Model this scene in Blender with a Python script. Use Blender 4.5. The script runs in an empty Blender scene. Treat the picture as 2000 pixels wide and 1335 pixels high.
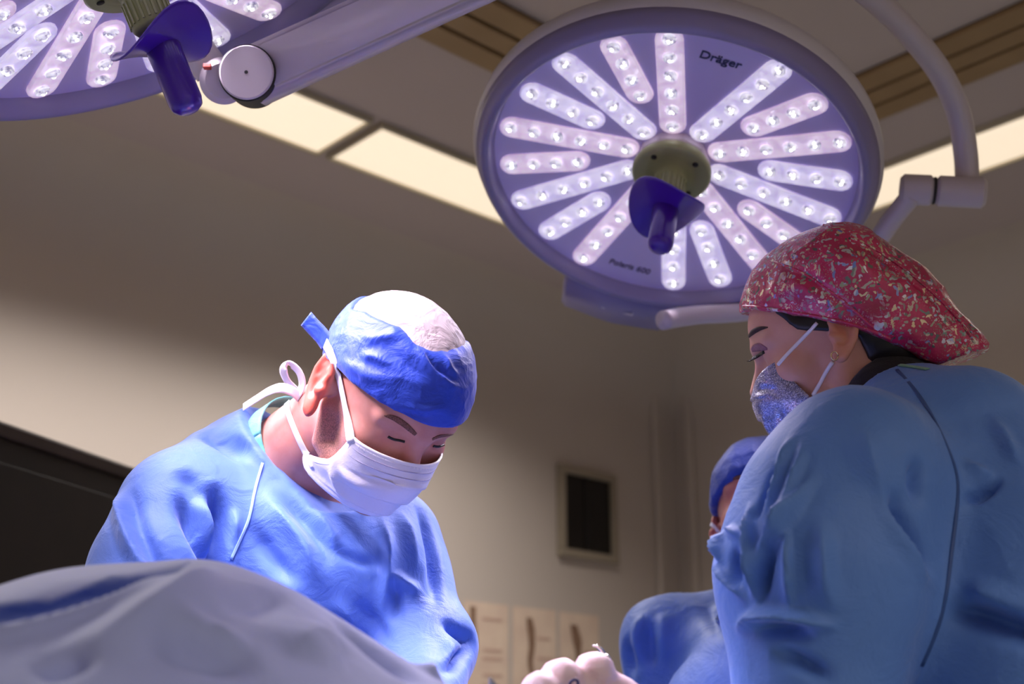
import bpy, bmesh, math, random
import numpy as np
from mathutils import Vector, Matrix
from mathutils.bvhtree import BVHTree

random.seed(7); np.random.seed(7)
S = bpy.context.scene
COL = S.collection

# ------------------------------------------------------------------ camera
FPX, CX, CY = 2440.0, 1000.0, 667.5            # focal length and centre for the 2000x1335 frame
PITCH = math.atan(832 / 2440.0); CH = 1.10
cam_d = bpy.data.cameras.new('camera'); cam = bpy.data.objects.new('camera', cam_d); COL.objects.link(cam)
cam.location = (0, 0, CH); cam.rotation_euler = (math.pi / 2 + PITCH, 0, 0)
cam_d.sensor_width = 36; cam_d.lens = 36 * FPX / 2000; cam_d.clip_start = .02
cam_d.dof.use_dof = True; cam_d.dof.focus_distance = 1.46; cam_d.dof.aperture_fstop = 4.0
S.camera = cam
CAMP = np.array([0, 0, CH]); RV = np.array([1., 0, 0])
UV = np.array([0, -math.sin(PITCH), math.cos(PITCH)]); FV = np.array([0, math.cos(PITCH), math.sin(PITCH)])

def ray(x, y):
    return RV * (x - CX) / FPX - UV * (y - CY) / FPX + FV
def at(x, y, depth):
    return CAMP + ray(x, y) * depth
def proj(p):
    d = np.asarray(p) - CAMP; z = d @ FV
    return CX + FPX * (d @ RV) / z, CY - FPX * (d @ UV) / z

# ------------------------------------------------------------------ world, exposure
w = bpy.data.worlds.new('world'); S.world = w; w.use_nodes = True
w.node_tree.nodes['Background'].inputs[0].default_value = (.5, .5, .55, 1)
w.node_tree.nodes['Background'].inputs[1].default_value = 0.02
S.view_settings.view_transform = 'Standard'; S.view_settings.look = 'None'
S.view_settings.gamma = 1; S.view_settings.exposure = 0; S.view_settings.use_curve_mapping = False
PANEL_W = 25.0        # watts of each ceiling panel
PANEL_EMIT = .82
LED_W = 4.0; LED_W2 = 8.5; LED_SPILL = (9.0, 4.0)          # watts of each surgical-lamp emitter

# ------------------------------------------------------------------ helpers
def srgb(r, g, b):
    f = lambda c: ((c / 255 + .055) / 1.055) ** 2.4 if c > 10 else c / 255 / 12.92
    return (f(r), f(g), f(b), 1)

class Mat:
    def __init__(s, name, color, rough=.6, **k):
        s.m = bpy.data.materials.new(name); s.m.use_nodes = True
        s.nt = s.m.node_tree; s.b = s.nt.nodes['Principled BSDF']
        s.b.inputs['Base Color'].default_value = color; s.b.inputs['Roughness'].default_value = rough
        for kk, v in k.items(): s.b.inputs[kk.replace('_', ' ')].default_value = v
    def n(s, t, **k):
        nd = s.nt.nodes.new(t)
        for kk, v in k.items():
            if kk.startswith('i_'): nd.inputs[kk[2:].replace('_', ' ')].default_value = v
            else: setattr(nd, kk, v)
        return nd
    def l(s, a, b): s.nt.links.new(a, b)
    def obco(s): return s.n('ShaderNodeTexCoord').outputs['Object']
    def ramp(s, src, stops):
        r = s.n('ShaderNodeValToRGB'); e = r.color_ramp.elements
        while len(e) > 1: e.remove(e[-1])
        e[0].position, e[0].color = stops[0]
        for p, c in stops[1:]:
            x = e.new(p); x.color = c
        s.l(src, r.inputs[0]); return r.outputs[0]
    def noise(s, scale, detail=3, rough=.5, co=None, dist=0.0):
        t = s.n('ShaderNodeTexNoise'); t.inputs['Scale'].default_value = scale; t.inputs['Detail'].default_value = detail
        t.inputs['Roughness'].default_value = rough; t.inputs['Distortion'].default_value = dist
        s.l(co or s.obco(), t.inputs['Vector']); return t.outputs['Fac']
    def mottle(s, c1, c2, scale=4, detail=4):
        s.l(s.ramp(s.noise(scale, detail), [(.3, c1), (.7, c2)]), s.b.inputs['Base Color']); return s
    def bump(s, src, strength=.2, dist=.002):
        b = s.n('ShaderNodeBump'); b.inputs['Strength'].default_value = strength; b.inputs['Distance'].default_value = dist
        prev = s.b.inputs['Normal'].links
        if prev: s.l(prev[0].from_socket, b.inputs['Normal'])
        s.l(src, b.inputs['Height']); s.l(b.outputs[0], s.b.inputs['Normal']); return s
    def emit(s, col, st):
        s.b.inputs['Emission Color'].default_value = col; s.b.inputs['Emission Strength'].default_value = st; return s

def mesh_obj(name, verts, faces, mat, parent=None, smooth=True):
    me = bpy.data.meshes.new(name)
    me.from_pydata([tuple(v) for v in verts], [], [tuple(f) for f in faces])
    me.update()
    return link(name, me, mat, parent, smooth)
def link(name, me, mat, parent=None, smooth=False):
    if mat is not None:
        for m in (mat if isinstance(mat, (list, tuple)) else [mat]):
            me.materials.append(m.m if isinstance(m, Mat) else m)
    if smooth: me.polygons.foreach_set('use_smooth', [True] * len(me.polygons))
    o = bpy.data.objects.new(name, me); COL.objects.link(o)
    if parent is not None: o.parent = parent
    return o
def bm_obj(name, bm, mat, parent=None, smooth=False):
    bmesh.ops.recalc_face_normals(bm, faces=bm.faces)
    me = bpy.data.meshes.new(name); bm.to_mesh(me); bm.free()
    return link(name, me, mat, parent, smooth)
def empty(name, loc=(0, 0, 0)):
    o = bpy.data.objects.new(name, None); COL.objects.link(o); o.location = loc; o.empty_display_size = .1; return o
def tag(o, label, cat=None, group=None):
    o['label'] = label
    if cat: o['category'] = cat
    if group: o['group'] = group
    return o
def struct(o): o['kind'] = 'structure'; return o
def basis(X, Y, Z, pos):
    m = Matrix.Identity(4)
    for i in range(3):
        m[i][0], m[i][1], m[i][2], m[i][3] = float(X[i]), float(Y[i]), float(Z[i]), float(pos[i])
    return m
def box_bm(bm, lo, hi, bev=0, M=None):
    vs = [bm.verts.new((x, y, z)) for x in (lo[0], hi[0]) for y in (lo[1], hi[1]) for z in (lo[2], hi[2])]
    fs = [(0, 1, 3, 2), (4, 6, 7, 5), (0, 4, 5, 1), (2, 3, 7, 6), (0, 2, 6, 4), (1, 5, 7, 3)]
    nf = [bm.faces.new([vs[i] for i in f]) for f in fs]
    if bev > 0:
        es = list({e for f in nf for e in f.edges})
        r = bmesh.ops.bevel(bm, geom=es, offset=bev, segments=2, affect='EDGES', profile=.6)
        vs = list({v for f in r['faces'] for v in f.verts} | {v for v in vs if v.is_valid})
    if M is not None: bmesh.ops.transform(bm, matrix=M, verts=[v for v in vs if v.is_valid])
def box(name, lo, hi, mat, parent=None, bev=0, M=None, smooth=False):
    bm = bmesh.new(); box_bm(bm, lo, hi, bev); 
    if M is not None: bmesh.ops.transform(bm, matrix=M, verts=bm.verts)
    return bm_obj(name, bm, mat, parent, smooth)
def lathe(name, prof, mat, parent=None, seg=64, smooth=True, M=None, closed=False):
    V, Fc = [], []
    n = len(prof)
    for i in range(seg):
        a = 2 * math.pi * i / seg
        for r, z in prof: V.append((r * math.cos(a), r * math.sin(a), z))
    for i in range(seg):
        j = (i + 1) % seg
        for k in range(n - 1):
            Fc.append((i * n + k, j * n + k, j * n + k + 1, i * n + k + 1))
        if closed: Fc.append((i * n + n - 1, j * n + n - 1, j * n, i * n))
    bm = bmesh.new(); vs = [bm.verts.new(v) for v in V]
    for f in Fc: bm.faces.new([vs[q] for q in f])
    bmesh.ops.remove_doubles(bm, verts=bm.verts, dist=1e-5)
    if M is not None: bmesh.ops.transform(bm, matrix=M, verts=bm.verts)
    return bm_obj(name, bm, mat, parent, smooth)
def catmull(P, n):
    P = np.asarray(P, float); m = len(P)
    t = np.linspace(0, m - 1, n); i = np.clip(t.astype(int), 0, m - 2); u = (t - i)[:, None]
    g = lambda k: P[np.clip(k, 0, m - 1)]
    p0, p1, p2, p3 = g(i - 1), g(i), g(i + 1), g(i + 2)
    return .5 * (2 * p1 + (p2 - p0) * u + (2 * p0 - 5 * p1 + 4 * p2 - p3) * u ** 2 + (3 * p1 - p0 - 3 * p2 + p3) * u ** 3)
def tube_mesh(path, rad, seg=16, cap=True, flat=None):
    """rings along a path; flat=(a,b,normal) makes a ribbon-like oval"""
    P = np.asarray(path, float); n = len(P); rad = np.broadcast_to(np.asarray(rad, float), (n,))
    T = np.gradient(P, axis=0); T /= np.linalg.norm(T, axis=1)[:, None]
    up = np.array([0, 0, 1.]) if abs(T[0][2]) < .9 else np.array([1., 0, 0])
    if flat is not None: up = np.asarray(flat[2], float)
    V, Fc = [], []
    u = up - T[0] * (up @ T[0]); u /= np.linalg.norm(u)
    for i in range(n):
        u = u - T[i] * (u @ T[i]); u /= np.linalg.norm(u); v = np.cross(T[i], u)
        for k in range(seg):
            a = 2 * math.pi * k / seg
            ra, rb = (rad[i], rad[i]) if flat is None else (flat[0], flat[1])
            V.append(P[i] + u * math.cos(a) * ra + v * math.sin(a) * rb)
    for i in range(n - 1):
        for k in range(seg):
            k2 = (k + 1) % seg; Fc.append((i * seg + k, i * seg + k2, (i + 1) * seg + k2, (i + 1) * seg + k))
    if cap:
        Fc.append(tuple(range(seg))[::-1]); Fc.append(tuple((n - 1) * seg + k for k in range(seg)))
    return V, Fc
def tube(name, path, rad, mat, parent=None, seg=16, n=None, flat=None):
    if n: path = catmull(path, n)
    V, Fc = tube_mesh(path, rad, seg, True, flat)
    return mesh_obj(name, V, Fc, mat, parent)
def text_mesh(name, body, size, mat, parent, M, shear=0, ext=.0004):
    cu = bpy.data.curves.new(name, 'FONT'); cu.body = body; cu.size = size; cu.align_x = 'CENTER'; cu.align_y = 'CENTER'
    cu.shear = shear; cu.extrude = ext; cu.offset = size * .012
    t = bpy.data.objects.new('tmp', cu); COL.objects.link(t)
    dg = bpy.context.evaluated_depsgraph_get(); me = bpy.data.meshes.new_from_object(t.evaluated_get(dg))
    bpy.data.objects.remove(t); me.transform(M)
    return link(name, me, mat, parent)

# ------------------------------------------------------------------ materials
M_ceil = Mat('ceiling_paint', srgb(188, 174, 170), .75).mottle(srgb(185, 171, 167), srgb(191, 177, 173), .8)
M_wall = Mat('wall_paint', srgb(192, 180, 170), .5).mottle(srgb(189, 177, 167), srgb(195, 183, 173), 1.2)
M_wall.bump(M_wall.noise(60, 3), .05)
M_floor = Mat('vinyl_floor', srgb(120, 128, 130), .35).mottle(srgb(114, 122, 124), srgb(128, 134, 136), 5)
M_lightpanel = Mat('light_diffuser', srgb(250, 240, 220), .5)
M_lightpanel.emit((1.0, .82, .61, 1), PANEL_EMIT)
M_lightframe = Mat('light_frame', srgb(186, 176, 150), .5).mottle(srgb(180, 170, 144), srgb(190, 180, 156), 3)
M_slat = Mat('brown_slat', srgb(150, 122, 84), .45).mottle(srgb(143, 115, 78), srgb(156, 128, 90), 6)
M_dark = Mat('dark_recess', srgb(24, 20, 18), .6).mottle(srgb(20, 17, 15), srgb(28, 24, 21), 8)
M_shell = Mat('lamp_shell', srgb(205, 198, 205), .35).mottle(srgb(203, 196, 203), srgb(208, 201, 208), 3)
M_rim = Mat('lamp_rim', srgb(136, 126, 166), .35).mottle(srgb(132, 122, 162), srgb(140, 130, 170), 4)
M_face = Mat('lamp_face', srgb(196, 182, 228), .3).mottle(srgb(192, 178, 224), srgb(200, 186, 232), 4)
def glow(m, c1, c2, scale, st):
    m.l(m.ramp(m.noise(scale, 4, .6, None, .6), [(.34, c1), (.62, c2)]), m.b.inputs['Emission Color']); m.b.inputs['Emission Strength'].default_value = st; return m
M_bar = glow(Mat('led_bar_plate', srgb(232, 226, 244), .25).mottle(srgb(226, 216, 240), srgb(238, 234, 250), 30), (.50, .42, .72, 1), (.92, .84, 1.0, 1), 45, .52)
M_barw = Mat('led_bar_plate_warm', srgb(236, 222, 234), .25).mottle(srgb(234, 214, 228), srgb(238, 228, 240), 30)
glow(M_barw, (.58, .40, .62, 1), (.98, .78, .96, 1), 45, .48)
M_lens = Mat('led_lens', srgb(236, 236, 250), .05, Coat_Weight=.6).mottle(srgb(170, 165, 195), srgb(245, 245, 255), 90)
glow(M_lens, (.06, .05, .10, 1), (1.0, .96, 1.0, 1), 120, .75)
M_led = Mat('led_chip', (1, 1, 1, 1), .3).emit((.93, .92, 1.0, 1), 9.0)
M_ledw = Mat('led_chip_warm', (1, 1, 1, 1), .3).emit((1.0, .88, .82, 1), 7.0)
M_green = Mat('olive_hub', srgb(150, 152, 106), .4).mottle(srgb(145, 147, 100), srgb(156, 158, 112), 12)
M_hubbase = Mat('hub_base', srgb(205, 190, 205), .4).mottle(srgb(202, 187, 202), srgb(208, 193, 208), 9)
M_purple = Mat('purple_handle', srgb(66, 20, 150), .28, Coat_Weight=.3).mottle(srgb(62, 18, 145), srgb(70, 22, 158), 8)
M_purple.b.inputs['Transmission Weight'].default_value = .0
M_ink = Mat('navy_lettering', srgb(32, 40, 92), .5)
M_inkg = Mat('grey_lettering', srgb(92, 84, 120), .5)
M_red = Mat('red_mark', srgb(190, 60, 40), .5)
M_arm = Mat('arm_lacquer', srgb(196, 184, 190), .35).mottle(srgb(193, 181, 187), srgb(199, 187, 193), 4)

# ------------------------------------------------------------------ room (axes a, b run along the two walls in view)
A2 = np.array([.736, .677, 0]); B2 = np.array([-.677, .736, 0]); ZZ = np.array([0, 0, 1.])
ROOM = basis(A2, B2, ZZ, (0, 0, 0))
AMIN, AMAX, BMIN, BMAX, HC = -2.3, 4.56, -2.7, 3.80, 3.0
def room_box(name, lo, hi, mat, parent=None, bev=0): return box(name, lo, hi, mat, parent, bev, ROOM)
tag(struct(room_box('floor', (AMIN - .2, BMIN - .2, -.1), (AMAX + .2, BMAX + .2, 0), M_floor)), 'grey vinyl floor of the operating room')
tag(struct(room_box('ceiling', (AMIN - .2, BMIN - .2, HC), (AMAX + .2, BMAX + .2, HC + .1), M_ceil)), 'plain grey-beige ceiling with rows of light panels')
tag(struct(room_box('wall_left', (AMIN - .2, BMAX, 0), (AMAX + .2, BMAX + .2, HC), M_wall)), 'long beige wall behind the surgeon with a small dark window')
tag(struct(room_box('wall_right', (AMAX, BMIN - .2, 0), (AMAX + .2, BMAX + .2, HC), M_wall)), 'beige wall behind the woman in the patterned cap')
struct(room_box('wall_back', (AMIN - .2, BMIN - .2, 0), (AMAX + .2, BMIN, HC), M_wall))
struct(room_box('wall_near', (AMIN - .2, BMIN - .2, 0), (AMIN, BMAX + .2, HC), M_wall))
# coves where wall meets ceiling
def cove(name, p0, p1, inward, r=.34):
    p0 = np.array(p0, float); p1 = np.array(p1, float); inward = np.array(inward, float); n = 13; V = []
    for p in (p0, p1):
        for k in range(n):
            t = math.pi / 2 * k / (n - 1); q = p + inward * r * (1 - math.sin(t)) * 1.0
            V.append(A2 * q[0] + B2 * q[1] + ZZ * (HC - r * (1 - math.cos(t))))
    Fc = [(k, k + 1, n + k + 1, n + k) for k in range(n - 1)]
    return tag(struct(mesh_obj(name, V, Fc, M_wall, None, True)), 'rounded cove between wall and ceiling')
cove('trim_1', (AMIN, BMAX), (AMAX, BMAX), (0, -1)); cove('trim_2', (AMAX, BMIN), (AMAX, BMAX), (-1, 0))
# rounded corner profile where the two walls meet
tag(struct(room_box('trim_3', (AMAX - .17, BMAX - .03, 0), (AMAX - .13, BMAX, HC - .2), M_wall, None, .012)), 'slim vertical wall moulding beside the corner')
tag(struct(room_box('trim_4', (AMAX - .03, BMAX - .13, 0), (AMAX, BMAX - .08, HC - .2), M_wall, None, .012)), 'slim vertical wall moulding past the corner')
for i, (lo, hi) in enumerate((((AMIN, BMAX - .015, 0), (AMAX, BMAX, .1)), ((AMAX - .015, BMIN, 0), (AMAX, BMAX, .1)))):
    struct(room_box('baseboard_' + ('left', 'right')[i], lo, hi, M_lightframe))

# ceiling light panels
def light_panel(a0, a1, b0, b1, label):
    c = A2 * (a0 + a1) / 2 + B2 * (b0 + b1) / 2
    e = empty('ceiling_light', (c[0], c[1], HC)); e.rotation_euler = (0, 0, math.atan2(A2[1], A2[0]))
    la, lb = (a1 - a0) / 2, (b1 - b0) / 2; f = .012
    bm = bmesh.new()
    for lo, hi in (((-la, -lb, -.022), (la, -lb + f, 0)), ((-la, lb - f, -.022), (la, lb, 0)), ((-la, -lb + f, -.022), (-la + f, lb - f, 0)), ((la - f, -lb + f, -.022), (la, lb - f, 0))):
        box_bm(bm, lo, hi, .003)
    bm_obj('frame', bm, M_lightframe, e)
    # shallow pillow-shaped diffuser
    n = 14; V = []; Fc = []
    for i in range(n + 1):
        for j in range(n + 1):
            x, y = -1 + 2 * i / n, -1 + 2 * j / n
            V.append((x * (la - f), y * (lb - f), -.012 - .010 * (1 - x ** 8) * (1 - y ** 4)))
    for i in range(n):
        for j in range(n): Fc.append((i * (n + 1) + j, i * (n + 1) + j + 1, (i + 1) * (n + 1) + j + 1, (i + 1) * (n + 1) + j))
    mesh_obj('diffuser', V, Fc, M_lightpanel, e)
    ld = bpy.data.lights.new('panel_light', 'AREA'); ld.shape = 'RECTANGLE'; ld.size = 2 * la - .05; ld.size_y = 2 * lb - .05
    ld.energy = PANEL_W * (la * 2 / 1.19); ld.color = (1, .94, .90); ld.spread = math.radians(122)
    lo = bpy.data.objects.new('panel_light', ld); COL.objects.link(lo); lo.parent = e; lo.location = (0, 0, -.03)
    return tag(e, label, 'ceiling light', 'cream ceiling light panels')
RA0, RA1, RB0, RB1 = 2.81, 3.11, 3.43, 3.71
xs = [-1.55, -.36, .83, 2.02]
for i, a in enumerate(xs):
    light_panel(a + .015, a + 1.175, RA0, RA1, (['cream light panel at the far end of the row by the left wall', 'cream light panel of the left wall row, next to its end panel'][i] if i < 2 else 'cream light panel beside the lamp arm joint, ending at the dark gap') if i < 3 else 'cream light panel running from the dark gap behind the large round lamp')
    if i < 3: light_panel(a + .015, a + 1.175, -1.9, -1.6, ['cream light panel at the end of the ceiling row farthest from the left wall', 'cream light panel in the middle of the ceiling row farthest from the left wall', 'cream light panel of the row farthest from the left wall, nearest the right wall'][i])  # row out of view, added to raise the room's light level
for i, b in enumerate([-1.25, -.06, 1.13]):
    light_panel(RB0, RB1, b + .015, b + 1.175, 'cream light panel of the row along the right wall, behind the curved lamp arm' if i == 2 else ['cream light panel at the end of the row by the right wall', 'cream light panel in the middle of the row by the right wall'][i])

# brown slatted air outlets in the ceiling
def air_outlet(a0, a1, b0, b1, along_a, label):
    e = empty('air_outlet', tuple(A2 * (a0 + a1) / 2 + B2 * (b0 + b1) / 2 + ZZ * HC)); e.rotation_euler = (0, 0, math.atan2(A2[1], A2[0]))
    la, lb = (a1 - a0) / 2, (b1 - b0) / 2
    box('backing', (-la, -lb, -.004), (la, lb, 0), M_dark, e)
    w_ = (lb if along_a else la) * 2 / 3
    for k in range(3):
        lo = -(lb if along_a else la) + k * w_ + (.008 if k else 0); hi = lo + w_ - (.016 if k == 1 else .008)
        if along_a: box('slat', (-la, lo, -.02), (la, hi, -.003), M_slat, e, .003)
        else: box('slat', (lo, -lb, -.02), (hi, lb, -.003), M_slat, e, .003)
    return tag(e, label, 'vent', 'brown slatted ceiling air outlets')
air_outlet(.2, 2.86, 2.085, 2.345, True, 'brown slatted air outlet in the ceiling beside the spring arm')
air_outlet(2.88, 3.14, -.6, 2.345, False, 'brown slatted air outlet in the ceiling behind the curved lamp arm')

# dark window high on the left wall
M_frame = Mat('window_frame', srgb(150, 138, 120), .5).mottle(srgb(146, 134, 116), srgb(154, 142, 124), 6)
M_pane = Mat('dark_pane', srgb(12, 10, 10), .25).mottle(srgb(10, 8, 8), srgb(14, 12, 12), 6)
def on_wall(x, y):
    d = ray(x, y); t = (BMAX - CAMP @ B2) / (d @ B2); p = CAMP + d * t; return float(p @ A2), float(p[2])
wa0, wz0 = on_wall(1087, 1085); wa1, wz1 = on_wall(1196, 930)
wn = empty('window_1', tuple(A2 * (wa0 + wa1) / 2 + B2 * BMAX + ZZ * wz0)); struct(wn); tag(wn, 'small dark window with a beige frame high on the left wall')
wn.rotation_euler = (0, 0, math.atan2(A2[1], A2[0])); hw = (wa1 - wa0) / 2; hh = wz1 - wz0
bm = bmesh.new(); f = .035
for lo, hi in (((-hw, -.03, 0), (hw, .0, f)), ((-hw, -.03, hh - f), (hw, 0, hh)), ((-hw, -.03, f), (-hw + f, 0, hh - f)), ((hw - f, -.03, f), (hw, 0, hh - f))): box_bm(bm, lo, hi, .004)
bm_obj('window_frame', bm, M_frame, wn)
box('pane', (-hw + f, -.012, f), (-.012, -.004, hh - f), M_pane, wn); box('pane', (.002, -.012, f), (hw - f, -.004, hh - f), M_pane, wn)
box('mullion', (-.012, -.02, f), (.002, -.002, hh - f), M_dark, wn)

# three paper charts taped below
M_paper = Mat('chart_paper', srgb(214, 190, 170), .7).mottle(srgb(208, 182, 164), srgb(222, 200, 178), 9)
M_fig = Mat('chart_figure', srgb(128, 98, 78), .7).mottle(srgb(118, 88, 70), srgb(140, 110, 88), 20)
M_figp = Mat('chart_text', srgb(190, 158, 142), .7)
def chart(x0, x1, y, pts, label, lines):
    a0, zt = on_wall(x0, y); a1 = on_wall(x1, y)[0]; hgt = .40
    e = empty('wall_chart', tuple(A2 * (a0 + a1) / 2 + B2 * (BMAX - .002) + ZZ * (zt - hgt))); e.rotation_euler = (0, 0, math.atan2(A2[1], A2[0]))
    w_ = a1 - a0; box('sheet', (-w_ / 2, -.003, 0), (w_ / 2, 0, hgt), M_paper, e)
    V, Fc = [], []
    P = catmull([(p[0], p[1]) for p in pts], 40); wd = np.interp(np.linspace(0, 1, 40), np.linspace(0, 1, len(pts)), [p[2] for p in pts])
    for (x, z), q in zip(P, wd):
        V += [((x - q) * w_ - w_ / 2, -.0045, hgt * (1 - z)), ((x + q) * w_ - w_ / 2, -.0045, hgt * (1 - z))]
    for k in range(39): Fc.append((2 * k, 2 * k + 1, 2 * k + 3, 2 * k + 2))
    mesh_obj('drawing', V, Fc, M_fig, e, False)
    for (x0, x1, z) in lines: box('text_line', ((x0 - .5) * w_, -.0042, hgt * (1 - z) - .006), ((x1 - .5) * w_, -.003, hgt * (1 - z) + .006), M_figp, e)
    return tag(e, label, 'chart', 'paper charts on the left wall')
SP = [(.36, .1, .06), (.4, .22, .09), (.42, .38, .07), (.38, .55, .06), (.44, .7, .05), (.5, .85, .04), (.55, 1.0, .03)]
chart(906, 991, 1172, [(.18, .05, .07), (.19, .2, .06), (.24, .35, .04), (.26, .5, .03)], 'paper chart nearest the surgeon, mostly faint lines of text', [(.4, .85, .16), (.42, .85, .46), (.42, .85, .54), (.42, .85, .7), (.4, .8, .8)])
chart(1001, 1084, 1183, SP, 'middle paper chart with a long dark spine drawing', [(.55, .85, .3), (.55, .88, .5), (.2, .5, .72)])
chart(1092, 1167, 1194, [(.34, .12, .09), (.42, .28, .12), (.45, .42, .07), (.46, .6, .05), (.46, .9, .05)], 'paper chart nearest the wall corner with a short dark bone drawing', [(.6, .85, .4), (.6, .85, .6)])

# tall dark cabinet at the left
M_cab = Mat('dark_cabinet', srgb(26, 16, 14), .45).mottle(srgb(22, 13, 12), srgb(36, 24, 20), 7)
M_cab2 = Mat('cabinet_edge', srgb(62, 46, 40), .4).mottle(srgb(56, 42, 36), srgb(68, 50, 44), 7)
# ------------------------------------------------------------------ surgical lamps
LS = .88
DISH, RO = .0448, .325
def rim_z(r): return -DISH * (1 - r / RO) if r < RO else 0
lens_mesh = {}
def lens_data(warm):
    if warm in lens_mesh: return lens_mesh[warm]
    bm = bmesh.new()
    R = .0118
    def rev(prof, seg, mi, c=(0, 0)):
        rings = []
        for r, z in prof:
            if r < 1e-6: rings.append([bm.verts.new((c[0], c[1], z))])
            else: rings.append([bm.verts.new((c[0] + r * math.cos(2 * math.pi * k / seg), c[1] + r * math.sin(2 * math.pi * k / seg), z)) for k in range(seg)])
        for a, b in zip(rings, rings[1:]):
            for k in range(seg):
                k2 = (k + 1) % seg
                vs = [a[k], a[k2], b[k2], b[k]] if len(b) > 1 else [a[k], a[k2], b[0]]
                f = bm.faces.new(vs); f.material_index = mi; f.smooth = True
    rev([(R, 0), (R, .0035), (R * .86, .0045), (R * .55, .002), (R * .5, .005), (R * .2, .008), (0, .0085)], 12, 0)
    rng = random.Random(3 if warm else 5)
    for q in range(3):
        a = rng.random() * 6.28; rr = R * (.45 if q else .1); s_ = .0032 if q == 0 else .0015
        c = (rr * math.cos(a), rr * math.sin(a)); z0 = .0075 if q == 0 else .005
        rev([(s_, z0 - .001), (s_ * .8, z0 + .001), (0, z0 + .0018)], 6, 1, c)
    bmesh.ops.recalc_face_normals(bm, faces=bm.faces)
    me = bpy.data.meshes.new('lens'); bm.to_mesh(me); bm.free()
    me.materials.append(M_lens.m); me.materials.append((M_ledw if warm else M_led).m)
    lens_mesh[warm] = me; return me
def stadium(r0, r1, hw, th, mat):
    """bar lying along +Y from r0 to r1 on the conical dish"""
    bm = bmesh.new(); n = 8; pts = []
    for k in range(n + 1): a = math.pi * k / n; pts.append((hw * math.cos(a), r1 - hw + hw * math.sin(a)))
    for k in range(n + 1): a = math.pi + math.pi * k / n; pts.append((hw * math.cos(a), r0 + hw + hw * math.sin(a)))
    cz = lambda x, y: rim_z(y)
    rings = []
    for s_, dz in ((1, .0), (1, th * .6), (.93, th), (.80, th * .72)):
        rg = []
        for x, y in pts:
            yc = min(max(y, r0 + hw), r1 - hw)
            X, Y = x * s_, yc + (y - yc) * s_
            rg.append(bm.verts.new((X, Y, cz(X, Y) + dz)))
        rings.append(rg)
    m = len(pts)
    for a, b in zip(rings, rings[1:]):
        for k in range(m): bm.faces.new([a[k], a[(k + 1) % m], b[(k + 1) % m], b[k]])
    bm.faces.new(rings[-1]); bm.faces.new(rings[0][::-1])
    bmesh.ops.recalc_face_normals(bm, faces=bm.faces)
    me = bpy.data.meshes.new('led_bar'); bm.to_mesh(me); bm.free(); me.materials.append(mat.m)
    me.polygons.foreach_set('use_smooth', [True] * len(me.polygons)); return me
bar_long = [stadium(.066, .322, .0235, .006, m) for m in (M_bar, M_barw)]
bar_short = [stadium(.152, .318, .0235, .006, m) for m in (M_bar, M_barw)]

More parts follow.
